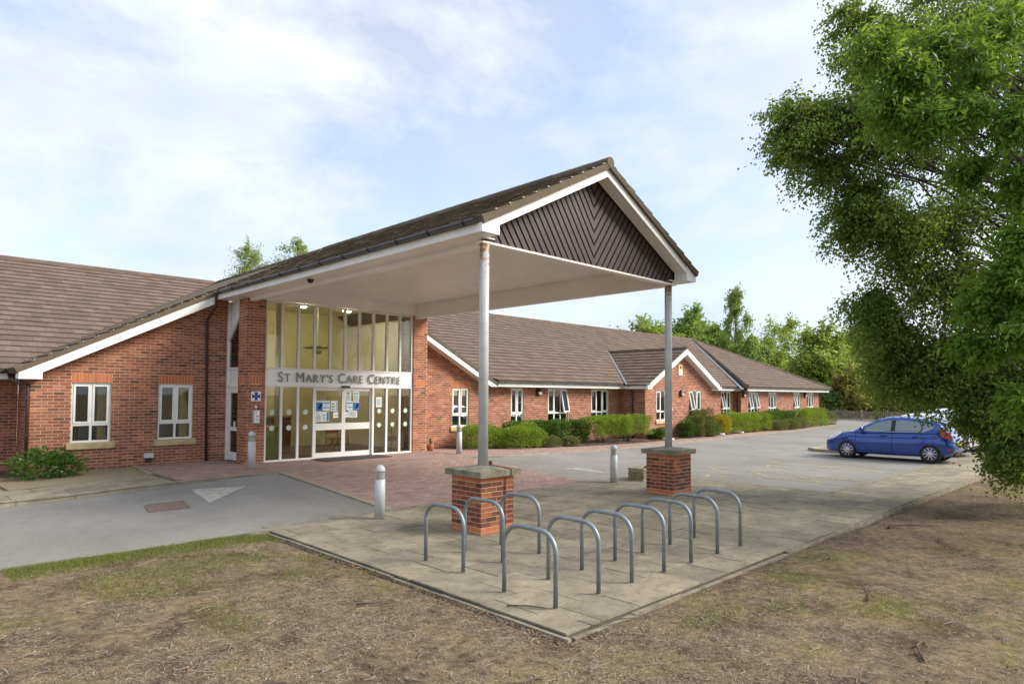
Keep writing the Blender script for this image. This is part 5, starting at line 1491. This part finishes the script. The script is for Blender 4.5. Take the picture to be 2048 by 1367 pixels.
# ================================================================== FOLIAGE
def quads_obj(name, V, mat, parent=None, kind=None):
    """V: (n, 4, 3) array of quads"""
    n_ = len(V); me = bpy.data.meshes.new(name)
    me.vertices.add(n_ * 4); me.vertices.foreach_set('co', V.reshape(-1).astype(np.float32))
    me.loops.add(n_ * 4); me.loops.foreach_set('vertex_index', np.arange(n_ * 4, dtype=np.int32))
    me.polygons.add(n_); me.polygons.foreach_set('loop_start', np.arange(0, n_ * 4, 4, dtype=np.int32))
    me.update(calc_edges=True); me.materials.append(MATS[mat])
    o = bpy.data.objects.new(name, me)
    if kind: o['kind'] = kind
    return link(o, parent)
def unit(a): return a / np.maximum(1e-9, np.linalg.norm(a, axis=-1, keepdims=True))
def leaf_quads(P, ln, wd, droop=0.4, up=0.5, direction=None):
    n_ = len(P)
    d = rng.normal(size=(n_, 3)); d[:, 2] = d[:, 2] * .5 - droop
    if direction is not None: d = d * .7 + direction
    d = unit(d)
    nrm = rng.normal(size=(n_, 3)); nrm[:, 2] += up; s = unit(np.cross(d, nrm))
    L_ = (ln * rng.uniform(.65, 1.25, n_))[:, None]; W_ = (wd * rng.uniform(.7, 1.2, n_))[:, None]
    bend = unit(np.cross(s, d)) * L_ * rng.uniform(-.12, .12, n_)[:, None]
    return np.stack([P, P + d * L_ * .45 + s * W_ * .5 + bend, P + d * L_, P + d * L_ * .45 - s * W_ * .5 + bend], 1)
def curve_pts(a, b_, sag, n_):
    a, b_ = np.array(a, float), np.array(b_, float); t_ = np.linspace(0, 1, n_)[:, None]
    m_ = (a + b_) / 2 + np.array([0, 0, sag]); return (1 - t_) ** 2 * a + 2 * t_ * (1 - t_) * m_ + t_ ** 2 * b_
def tree(name, label, cat, base, height, clumps, leafmat, bark, r0, ln, wd, per_twig, twigs, droop=.4, trunk_lean=(0, 0), group=None, twig_droop=.25, top_frac=.9, jit=.11):
    """clumps: (x, y, z, rx, rz) world centres of the leafy masses"""
    t_ = thing(name, label, cat, base, group, static=True)
    bx, by, bz = base; wood = MB(); tip = np.array([bx + trunk_lean[0], by + trunk_lean[1], bz + height * top_frac])
    tp = curve_pts((bx, by, bz - .1), tip, 0, 9); tp[1:-1, :2] += rng.normal(scale=.02 * height / 6, size=(7, 2))
    wood.tube([tuple(p) for p in tp], [r0 * (1 - .85 * i / 8) * (1.25 if i == 0 else 1) for i in range(9)], 9)
    PT = []; DR = []
    for (cx_, cy_, cz_, rx, rz) in clumps:
        c_ = np.array([cx_, cy_, cz_]); h = np.clip((cz_ - bz) / height - .22, .12, .86) * (8)
        at_ = tp[int(h)] + (tp[min(8, int(h) + 1)] - tp[int(h)]) * (h - int(h))
        br = curve_pts(at_, c_, .12 * np.linalg.norm(c_ - at_), 7); rb = max(.010, r0 * .20); br[1:-1] += rng.normal(scale=.035 * np.linalg.norm(c_ - at_), size=(5, 3))
        wood.tube([tuple(p) for p in br], [rb * (1 - .8 * i / 6) for i in range(7)], 6, False)
        k = max(3, int(twigs))
        for j in range(k):
            d = unit(rng.normal(size=3)); e = c_ + d * np.array([rx, rx, rz]) * rng.uniform(.55, 1.05); e[2] -= twig_droop * rx * rng.uniform(.2, 1.2)
            s0 = c_ + (br[5] - c_) * rng.uniform(0, .6) + rng.normal(scale=.18 * rx, size=3)
            tw = curve_pts(s0, e, .10 * rx, 6)
            if j % 3 == 0: wood.tube([tuple(p) for p in tw], [rb * .22 * (1 - .8 * i / 5) + .002 for i in range(6)], 4, False)
            u_ = rng.uniform(.08, 1.08, per_twig); i0 = np.clip((u_ * 5).astype(int), 0, 4); fr_ = u_ * 5 - i0
            p = tw[i0] + (tw[i0 + 1] - tw[i0]) * fr_[:, None] + rng.normal(scale=jit * rx, size=(per_twig, 3)) * (.5 + u_[:, None])
            PT.append(p); DR.append(np.tile(unit(tw[5] - tw[4]), (per_twig, 1)))
    wood.build('trunk', bark, t_)
    PT = np.concatenate(PT); DR = np.concatenate(DR)
    quads_obj('crown', leaf_quads(PT, ln, wd, droop, direction=DR * .5), leafmat, t_)
    return t_
def W3(px, py, depth):                                            # a point on a view ray, used to lay out the tree masses in metres
    r = AX_R * ((px - 1024) / 1309.414) - AX_U * ((py - 742.281) / 1309.414) + AX_F
    p = CAM + r * depth
    return (p.x, p.y, p.z)
def mass(lst, k=1.0):
    out = []
    for (px, py, dep, rpx, rz) in lst:
        s_ = dep / 1309.414; out.append((*W3(px, py, dep), rpx * s_ * k, rz * s_ * k))
    return out
# big birch on the right, trunk just outside the view
birch = [(1565, 205, 14, 60, 40), (1625, 245, 14.3, 70, 55), (1575, 285, 14.2, 45, 45), (1640, 325, 14.6, 60, 55), (1700, 200, 13.8, 60, 50), (1720, 270, 14.4, 80, 60), (1700, 370, 14.2, 60, 60), (1690, 450, 14.5, 55, 45),
    (1760, 420, 13.6, 70, 60), (1690, 20, 14.5, 55, 40), (1760, 60, 14.8, 80, 60), (1800, 160, 14.8, 90, 70), (1830, 300, 14.2, 90, 80), (1860, 420, 13.8, 90, 80), (1790, 510, 14.2, 80, 55), (1720, 590, 14.4, 50, 35), (1760, 640, 13.8, 70, 45),
    (1850, 560, 13.4, 90, 70), (1800, 700, 14.0, 80, 50), (1890, 680, 13.2, 90, 70), (1790, 740, 14.4, 60, 32), (1880, 755, 13.6, 70, 36), (1960, 760, 12.8, 90, 60), (1945, 835, 12.8, 26, 34), (1995, 825, 12.4, 50, 55), (2005, 885, 12.2, 40, 40), (2040, 850, 12.4, 55, 65), (2035, 910, 12.0, 45, 36), (2090, 860, 12.2, 90, 80),
    (1920, 240, 14.6, 100, 90), (1960, 400, 14.0, 100, 90), (1960, 560, 13.6, 100, 90), (1900, 90, 15, 100, 80), (2040, 150, 14.5, 110, 100), (2060, 350, 13.8, 110, 100), (2070, 560, 13.0, 110, 100), (2060, 720, 12.6, 100, 90), (2150, 250, 14, 130, 130), (2170, 500, 13.4, 130, 130), (2160, 750, 12.6, 120, 120), (2000, 20, 15, 110, 90), (2130, 40, 14.5, 120, 100)]
for i in range(len(birch)):
    near = sorted(birch, key=lambda q: (q[0] - birch[i][0]) ** 2 + (q[1] - birch[i][1]) ** 2)[1:4]
    b2 = random.choice(near); a2 = birch[i]
    if len(birch) < 84: birch.append(((a2[0] + b2[0]) / 2 + random.uniform(-22, 22), (a2[1] + b2[1]) / 2 + random.uniform(-22, 22), (a2[2] + b2[2]) / 2 + random.uniform(-.5, .5), (a2[3] + b2[3]) / 2, (a2[4] + b2[4]) / 2))
birch += [(1850, -30, 14.8, 90, 70), (1960, -40, 14.5, 100, 70), (1800, 60, 15, 80, 60), (1920, 20, 13.6, 90, 70), (2300, 150, 13.5, 150, 140), (2330, 400, 13, 160, 150), (2320, 640, 12.8, 140, 130), (2440, 250, 13.5, 150, 150), (2450, 520, 13, 140, 140), (2260, -60, 14, 150, 100), (2300, 300, 15.5, 150, 150), (2250, 550, 15.5, 150, 150), (2380, 420, 11.5, 130, 130)]
tb_ = W3(2230, 990, 13.2)
tree('birch_tree', 'large dark birch with overhanging branches on the right of the lawn', 'tree', (tb_[0], tb_[1], -.1), 11.0, mass(birch, 1.17), 'leaf_birch', 'bark', .20, .076, .056, 58, 38, droop=.75, twig_droop=.75, jit=.075, trunk_lean=(-.5, .3))
ash = [(1740, 85, 10.6, 60, 45), (1800, 130, 10.4, 70, 55), (1770, 205, 10.5, 70, 45), (1830, 235, 10.2, 60, 50), (1870, 70, 10.8, 80, 55), (1950, 120, 10.4, 80, 70), (1900, 210, 10.2, 70, 55), (2000, 30, 10.8, 80, 60), (2030, 230, 9.8, 60, 70), (2010, 560, 9.6, 55, 60), (1960, 600, 9.8, 50, 45), (2040, 640, 9.4, 60, 50), (1945, 680, 9.8, 45, 35), (2030, 480, 9.6, 50, 50), (2035, 800, 9.4, 40, 40), (1930, 330, 10.4, 50, 40), (2045, 360, 9.8, 50, 60), (2110, 500, 9.5, 80, 120), (2110, 150, 10, 90, 120)]
ash += [(2250, 200, 9.8, 130, 130), (2260, 480, 9.4, 120, 120), (2420, 150, 10, 150, 140), (2450, 420, 9.8, 140, 140), (2380, 620, 9.6, 120, 110), (2330, -20, 10.2, 150, 110), (2380, 300, 11.4, 140, 140), (2360, 330, 8.2, 120, 120)]
tb_ = W3(2330, 1120, 9.8)
tree('ash_tree', 'bright green ash with long leaflets overhanging from the right edge', 'tree', (tb_[0], tb_[1], -.05), 9.0, mass(ash, 1.1), 'leaf_ash', 'bark', .16, .13, .044, 44, 36, droop=.7, twig_droop=.5, jit=.085, trunk_lean=(-.3, .3))

# trees behind the building and beyond the drive
def far_tree(label, px, ptop, dep, wpx, mat, ln=.34, n_cl=16, dens=34, group='trees behind the building', bark='bark', crown_low=.25, weep=False, name='broadleaf_tree', ground=True):
    s_ = dep / 1309.414; bx, by, _ = W3(px, 788, dep); top = W3(px, ptop, dep)[2]; cl = []
    w_ = wpx * s_ / 2 * (1.0 if weep else 1.3)
    for i in range(n_cl):
        t2 = (i + .5) / n_cl; z = top * (crown_low + (1 - crown_low) * t2)
        prof_ = math.sin(PI * min(1, .22 + .78 * t2) ** 1.0) ** .6 if not weep else (.45 + .75 * (1 - t2))
        a = i * 2.4 + random.random(); rr = w_ * prof_ * random.uniform(.2, .75)
        cl.append((bx + math.cos(a) * rr, by + math.sin(a) * rr, z - w_ * .12, w_ * random.uniform(.34, .52) * (prof_ * .6 + .4), (w_ * random.uniform(.26, .4)) if not weep else top * .13))
    return tree(name, label, 'tree', (bx, by, -.1), top, cl, mat, bark, .012 * top + .05, ln, ln * .66, int(dens * 1.5), 22, droop=0.3 if not weep else 1.6, group=group, twig_droop=.15 if not weep else 1.1)
far_tree('yellow-green birch top showing above the canopy roof, nearer the left roof', 492, 482, 46, 92, 'leaf_far_yellow', .13, 18, 9, crown_low=.74, name='birch_tree', bark='pale_bark')
far_tree('yellow-green birch top showing above the canopy roof, the one nearer the ridge', 592, 474, 46, 84, 'leaf_far_yellow', .13, 18, 8, crown_low=.76, name='birch_tree', bark='pale_bark')
far_tree('rounded green tree left of the far canopy column', 1300, 640, 78, 150, 'leaf_far_yellow', .36, 20)
far_tree('dense green tree right of the far canopy column', 1380, 624, 82, 170, 'leaf_far', .36, 24)
far_tree('low green tree between the dense tree and the tall weeping birch', 1430, 652, 76, 120, 'leaf_far', .34, 18)
far_tree('tall narrow weeping birch rising above the roofs', 1472, 566, 70, 104, 'leaf_far', .22, 22, 17, weep=True, name='birch_tree', bark='pale_bark', crown_low=.15)
far_tree('shorter weeping birch leaning beside the tall one', 1512, 664, 68, 130, 'leaf_far', .24, 18, 26, weep=True, name='birch_tree', bark='pale_bark', crown_low=.1)
far_tree('airy yellow-green tree with sky showing through its crown', 1570, 634, 82, 150, 'leaf_far_yellow', .30, 16, 15, crown_low=.35)
far_tree('broad light green tree behind the end of the long wing', 1645, 656, 70, 180, 'leaf_far_yellow', .34, 26, 40, crown_low=.1)
far_tree('green tree at the back right of the car park', 1710, 660, 82, 190, 'leaf_far_yellow', .36, 22, 36, crown_low=.08)
far_tree('mid green tree partly behind the overhanging birch', 1790, 690, 76, 170, 'leaf_far', .36, 20, 36, crown_low=.05)
far_tree('deep green tree at the far right behind the white cars', 1900, 700, 70, 190, 'leaf_far_dark', .34, 20, 36, crown_low=.05)
far_tree('dark green tree at the right edge behind the car park', 2030, 690, 66, 190, 'leaf_far_dark', .34, 18, 34, crown_low=.05)
def bush_row(label, px, ptop, dep, wpx, mat, n_cl=12):
    return far_tree(label, px, ptop, dep, wpx, mat, .26, n_cl, 42, 'bushes beyond the far fence', crown_low=.05, name='bush')
far_tree('pale green round tree between the weeping birch and the airy tree', 1540, 690, 78, 130, 'leaf_far_yellow', .34, 18, 36, crown_low=.1)
bush_row('russet brown hawthorn bush over the picket fence', 1700, 742, 63, 120, 'leaf_russet', 16)
bush_row('olive hawthorn bush to the right of the russet one', 1775, 748, 63, 130, 'leaf_russet', 16)
bush_row('dark green bush behind the left end of the picket fence', 1655, 770, 64, 80, 'leaf_far_dark')
bush_row('green bush above the roof of the blue car', 1840, 760, 62, 120, 'leaf_far_dark')
bush_row('dark green bush behind the tall white car', 1930, 762, 60, 130, 'leaf_far_dark')
bush_row('dark green bush at the far right edge', 2030, 760, 60, 130, 'leaf_far_dark')
bush_row('low dark green bush behind the hip roof end', 1600, 772, 72, 130, 'leaf_far_dark')

# picket fence
fx = 60.6
t_ = thing('picket_fence', 'low weathered picket fence in front of the far bushes', 'fence', (fx, 16, 0), static=True)
for y in np.arange(9.0, 24.0, 2.0): MB().box(fx - .06, fx + .06, y - .06, y + .06, 0, 1.0).build('post', 'fence_wood', t_)
for z in (.25, .70): MB().box(fx - .03, fx + .0, 8.9, 23.2, z, z + .09).build('rail', 'fence_wood', t_)
pk = bpy.data.meshes.new('picket'); q = MB().box(-.012, .012, -.045, .045, .05, .92); pk.from_pydata(q.v, [], q.f); pk.materials.append(MATS['fence_wood'])
for y in np.arange(8.95, 23.2, .16):
    o = bpy.data.objects.new('picket', pk); o.location = (fx - .045, y, random.uniform(-.02, .02)); o.rotation_euler = (random.uniform(-.03, .03), 0, 0); link(o, t_)
t_ = thing('street_lamp', 'slim grey street lamp standing among the far trees', 'street lamp', (*W3(1393, 800, 62)[:2], 0))
MB().lathe([(.09, 0), (.06, 2), (.045, 5.9)], 10).build('pole', 'grey_plastic', t_, True); MB().box(-.1, .55, -.1, .1, 5.85, 5.98).build('lantern', 'sign_white', t_)

# shrubs in the beds
def shrub(label, cx_, cy_, rx, ry, h, mat, n_, ln, wd, boxy=.35, z0=None, group='shrubs along the wall', stems=True, low=.0, up=.6, name='shrub', lumps=.30):
    z0 = float(zk(cx_)) if z0 is None else z0
    h *= .92
    t_ = thing(name, label, 'shrub', (cx_, cy_, z0), group)
    ph = rng.uniform(0, 2 * PI, n_); n_ = int(n_ * 2.1); ph = rng.uniform(0, 2 * PI, n_); u_ = rng.uniform(-.85 if low < .1 else -.45, 1, n_); th = np.arccos(np.clip(u_, -1, 1))
    m_ = 2 + 6 * boxy; p_ = 2 / m_
    sx = np.sign(np.cos(ph)) * np.abs(np.cos(ph)) ** p_; sy = np.sign(np.sin(ph)) * np.abs(np.sin(ph)) ** p_
    cap_ = rng.uniform(size=n_) < .45
    st = np.where(cap_, np.sqrt(rng.uniform(0, 1, n_)), 0.0); ct = np.where(cap_, (1 - st ** m_) ** (1 / m_), u_)
    st = np.where(cap_, st, (1 - np.abs(u_) ** m_) ** (1 / m_)); u_ = ct
    r = 1.03 - .5 * rng.uniform(0, 1, n_) ** 2.2 + np.where(rng.uniform(size=n_) < .12, rng.uniform(0, .10, n_), 0)
    lump = 1 + lumps * (vnoise(ph * 2.2 + cx_, u_ * 3 + cy_, 1.0, 3) + vnoise(sx * rx * 3 + cx_, sy * ry * 3, 1.0, 5) - 1.0)
    zc = h * (.42 + low); P = np.stack([sx * st * rx * r * lump, sy * st * ry * r * lump, zc + ct * (h - zc) * r * lump], 1)
    dn = ct < 0; P[dn, 2] = zc + ct[dn] * zc * .95 * r[dn]
    out = unit(np.stack([sx * st / rx, sy * st / ry, ct / h], 1))
    Q = leaf_quads(P, ln, wd, droop=-.35, up=up, direction=out * .9)
    quads_obj('foliage', Q, mat, t_)
    mb_ = MB()
    for i in range(14 if stems else 6):
        a = random.uniform(0, 2 * PI); rr = random.uniform(.2, .75)
        b_ = (random.uniform(-.3, .3) * rx, random.uniform(-.3, .3) * ry, -.03); e = (math.cos(a) * rx * rr, math.sin(a) * ry * rr, h * random.uniform(.5, .85))
        mb_.tube([b_, ((b_[0] + e[0]) * .45, (b_[1] + e[1]) * .45, e[2] * .5), e], [.016, .011, .005], 5)
    mb_.build('stem', 'bark', t_)
    return t_
shrub('loose green shrub in the gravel bed under the first window', 3.0, 17.8, .52, .42, .58, 'leaf_laurel', 1000, .095, .045, .0, .165, None, lumps=.9)
shrub('rounded light green shrub nearest the entrance, behind the bollard', 15.85, 17.55, .95, .62, .86, 'leaf_box', 5200, .055, .026, .15)
shrub('second rounded light green shrub behind the near canopy column', 17.35, 17.05, .95, .62, .88, 'leaf_box', 5200, .055, .026, .15)
shrub('glossy dark laurel hedge under the long-wing windows, left part', 18.6, 17.85, 1.25, .42, .98, 'leaf_laurel', 5200, .085, .038, .6)
shrub('glossy dark laurel hedge under the long-wing windows, right part', 20.6, 17.65, 1.0, .42, 1.02, 'leaf_laurel', 4600, .085, .038, .6)
shrub('small olive-green low shrub in front of the laurel', 18.55, 16.72, .38, .34, .44, 'leaf_olive', 1700, .045, .018, .0, stems=False)
shrub('small olive-green low shrub between laurel and clipped hedge', 19.75, 16.75, .36, .32, .42, 'leaf_olive', 1600, .045, .018, .0, stems=False)
shrub('tiny olive-green shrub nearest the path edge', 18.05, 16.98, .30, .28, .52, 'leaf_olive', 1300, .045, .018, .0, stems=False)
shrub('big bright green clipped shrub with bare woody stems, left half', 21.9, 16.95, .82, .62, 1.20, 'leaf_box', 5200, .055, .026, .35, low=.10)
shrub('big bright green clipped shrub beside the small gable corner', 23.5, 16.75, 1.0, .62, 1.22, 'leaf_box', 6000, .055, .026, .35, low=.10)
shrub('low broad-leaved shrub under the left gable window', 25.9, 16.7, .55, .36, .52, 'leaf_laurel', 1500, .10, .05, .0, lumps=.4)
shrub('round mid green shrub behind the far column', 28.25, 16.62, .55, .42, .92, 'leaf_laurel', 2600, .06, .03, .0)
shrub('dark clipped box-shaped bush in front of the gable', 29.1, 16.45, .62, .48, 1.06, 'leaf_dark_box', 4800, .050, .024, .75)
shrub('round fresh green shrub to the right of the dark box bush', 30.25, 16.45, .48, .42, .70, 'leaf_laurel', 2400, .055, .028, .0)
shrub('olive hedge standing against the gable wall', 30.0, 16.93, 1.0, .22, 1.38, 'leaf_olive', 3600, .055, .026, .5)
shrub('golden yellow variegated shrub after the gable', 32.0, 16.85, .62, .48, 1.02, 'leaf_gold', 3000, .07, .036, .0)
shrub('long bright green clipped hedge past the golden shrub, near part', 34.3, 17.1, 1.25, .55, 1.12, 'leaf_box', 5200, .06, .03, .35)
shrub('long bright green clipped hedge past the golden shrub, far part', 36.6, 17.1, 1.15, .55, 1.10, 'leaf_box', 4800, .06, .03, .35)
shrub('dark laurel hedge between the two bright far hedges', 40.2, 17.35, 1.7, .45, 1.15, 'leaf_laurel', 4200, .10, .045, .5)
shrub('low grey-green mound left of the far hedge', 38.6, 16.65, .8, .45, .62, 'leaf_olive', 2400, .06, .026, .0, stems=False)
shrub('low grey-green mound in front of the far laurel', 40.3, 16.6, .9, .45, .66, 'leaf_olive', 2600, .06, .026, .0, stems=False)
shrub('low grey-green mound nearest the far path bend', 42.0, 16.8, .9, .45, .66, 'leaf_olive', 2600, .06, .026, .0, stems=False)
shrub('bright green clipped hedge near the far end of the wing', 44.6, 17.2, 1.9, .6, 1.25, 'leaf_box', 5600, .07, .034, .35)
shrub('dull green shrub at the very end of the bed', 48.2, 17.6, 1.2, .6, .95, 'leaf_olive', 3000, .07, .03, .2)

# ================================================================== GROUND LITTER
def lawn_points(n_, rmin, rmax, power=1.0):
    a = rng.uniform(math.radians(4), math.radians(86), n_ * 2); r = rmin + (rmax - rmin) * rng.uniform(0, 1, n_ * 2) ** power
    x, y = r * np.sin(a), r * np.cos(a)
    ok = ((x < 4.42) & (y < 9.84)) | (y < 3.78)
    x, y = x[ok][:n_], y[ok][:n_]
    return np.stack([x, y, zlawn(x, y)], 1)
def flat_quads(P, ln, wd, tilt=.25, curl=.3):
    n_ = len(P); a = rng.uniform(0, 2 * PI, n_); d = np.stack([np.cos(a), np.sin(a), rng.normal(scale=tilt, size=n_)], 1); d = unit(d)
    s = np.stack([-np.sin(a), np.cos(a), rng.normal(scale=.5, size=n_)], 1); s = unit(s)
    L_ = (ln * rng.uniform(.5, 1.5, n_))[:, None]; W_ = (wd * rng.uniform(.6, 1.4, n_))[:, None]
    P = P + np.array([0, 0, .006]); m_ = P + d * L_ * .5 + s * L_ * rng.uniform(-curl, curl, n_)[:, None] * .4
    return np.stack([P - s * W_ / 2, m_ - s * W_ / 2, P + d * L_, m_ + s * W_ / 2], 1)
P = lawn_points(230000, 4.4, 24, 1.25)
patch = vnoise(P[:, 0], P[:, 1], .8, 21) * .55 + vnoise(P[:, 0], P[:, 1], 2.3, 22) * .45
S = P[rng.uniform(size=len(P)) < .25 + .9 * sstep(.35, .62, patch)]
o = quads_obj('dry_litter', flat_quads(S, .038, .0040), 'straw', kind='stuff'); tag(o, 'dead grass and fine twigs strewn over the lawn', 'litter')
T = lawn_points(900, 4.4, 16, 1.2); tw = MB()
for p in T:
    a = random.uniform(0, 2 * PI); l_ = random.uniform(.06, .20); b2 = a + random.uniform(-.9, .9); r_ = random.uniform(.0016, .0042)
    q0 = Vector(p) + Vector((0, 0, .010)); q1 = q0 + Vector((math.cos(a), math.sin(a), random.uniform(-.02, .12))) * l_ * .5; q2 = q1 + Vector((math.cos(b2), math.sin(b2), random.uniform(-.15, .05))) * l_ * .5
    tw.tube([q0, q1, q2], [r_, r_, r_ * .6], 4, False)
o = tw.build('twig_litter', 'twig_wood', kind='stuff'); tag(o, 'pale broken twigs lying all over the bare lawn', 'litter')
green = vnoise(P[:, 0], P[:, 1], .55, 9) * .6 + vnoise(P[:, 0], P[:, 1], 1.7, 12) * .4
G = P[rng.uniform(size=len(P)) < sstep(.58, .80, green)]
strip = np.stack([rng.uniform(1.2, 4.42, 18000), rng.uniform(9.2, 9.86, 18000)], 1); strip = strip[rng.uniform(size=18000) < sstep(9.1, 9.75, strip[:, 1])]
G = np.concatenate([G, np.column_stack([strip, zlawn(strip[:, 0], strip[:, 1])])])
n_ = len(G); d = unit(np.stack([rng.normal(scale=.7, size=n_), rng.normal(scale=.7, size=n_), np.ones(n_) * .8], 1)); hgt = rng.uniform(.014, .058, n_)[:, None]
sd = unit(np.cross(d, rng.normal(size=(n_, 3)))) * .0028
o = quads_obj('grass', np.stack([G - sd, G + sd, G + d * hgt + sd * .3, G + d * hgt - sd * .3], 1), 'grass_blade', kind='stuff'); tag(o, 'short patchy grass on the lawn', 'grass')
P = lawn_points(900, 4.6, 22, 1.2)
edge_l = np.stack([4.42 - np.abs(rng.normal(scale=.12, size=330)), rng.uniform(3.6, 8.6, 330)], 1); edge_l = np.column_stack([edge_l, zlawn(edge_l[:, 0], edge_l[:, 1])])
o = quads_obj('fallen_leaves', leaf_quads(np.concatenate([P, edge_l]) + np.array([0, 0, .008]), .036, .024, droop=.0, up=3.0) * np.array([1, 1, 1]), 'fallen_leaf', kind='stuff'); tag(o, 'brown and yellow fallen leaves along the paving edge and lawn', 'leaves')
sp_ = np.stack([rng.uniform(4.6, 15, 420), rng.uniform(3.9, 9.9, 420), np.full(420, .004)], 1)
o = quads_obj('pavement_debris', flat_quads(sp_, .035, .012, .03, .2), 'fallen_leaf', kind='stuff'); tag(o, 'scattered leaf crumbs on the paving slabs', 'debris')
bp_ = np.stack([rng.uniform(14, 48, 5000), np.zeros(5000), np.zeros(5000)], 1); bp_[:, 1] = yin(bp_[:, 0]) + rng.uniform(0, .9, 5000) ** 1.6 * 1.0; bp_[:, 2] = zk(bp_[:, 0]) + .03
o = quads_obj('bed_litter', leaf_quads(bp_, .06, .035, 0, 2.5), 'fallen_leaf', kind='stuff'); tag(o, 'dead leaves lying on the shrub bed', 'leaves')
def stick(pts, r, label):
    P_ = [(x, y, float(zlawn(x, y)) + dz) if not (y > 3.85 and x > 4.5) else (x, y, dz + .004) for x, y, dz in pts]
    tag(MB().tube(P_, [r * (1 - .6 * i / (len(P_) - 1)) for i in range(len(P_))], 6).build('stick', 'bark', None, True), label, 'stick')
stick([(12.1, 3.40, .02), (12.25, 3.42, .05), (12.45, 3.30, .05), (12.8, 3.05, .03), (13.1, 2.9, .02)], .022, 'curved dead branch on the lawn right of the paving')
stick([(4.62, 4.75, .01), (4.75, 4.60, .016), (4.86, 4.40, .012)], .010, 'thin twig on the slabs beside the nearest bicycle stand')
stick([(5.35, 3.72, .03), (5.15, 3.76, .05), (4.9, 3.83, .05), (4.72, 3.92, .045)], .008, 'thin dark twig hooked over the front paving corner')
stick([(2.1, 4.75, .02), (2.2, 4.72, .025), (2.28, 4.68, .02)], .016, 'short pale stick on the lawn at the lower left')
stick([(7.6, 2.35, .02), (7.9, 2.40, .03), (8.15, 2.52, .02)], .014, 'short brown stick on the lawn below the paving edge')
stick([(3.6, 5.9, .02), (3.75, 5.8, .03), (3.95, 5.75, .02)], .010, 'bent twig on the bare soil left of the paving')
stick([(3.3, 3.6, .02), (3.5, 3.45, .03), (3.75, 3.42, .02)], .010, 'crooked twig on the lawn at the bottom centre')
stick([(6.2, 1.5, .02), (6.5, 1.62, .03), (6.8, 1.62, .02)], .012, 'dark twig on the lawn at the bottom right')
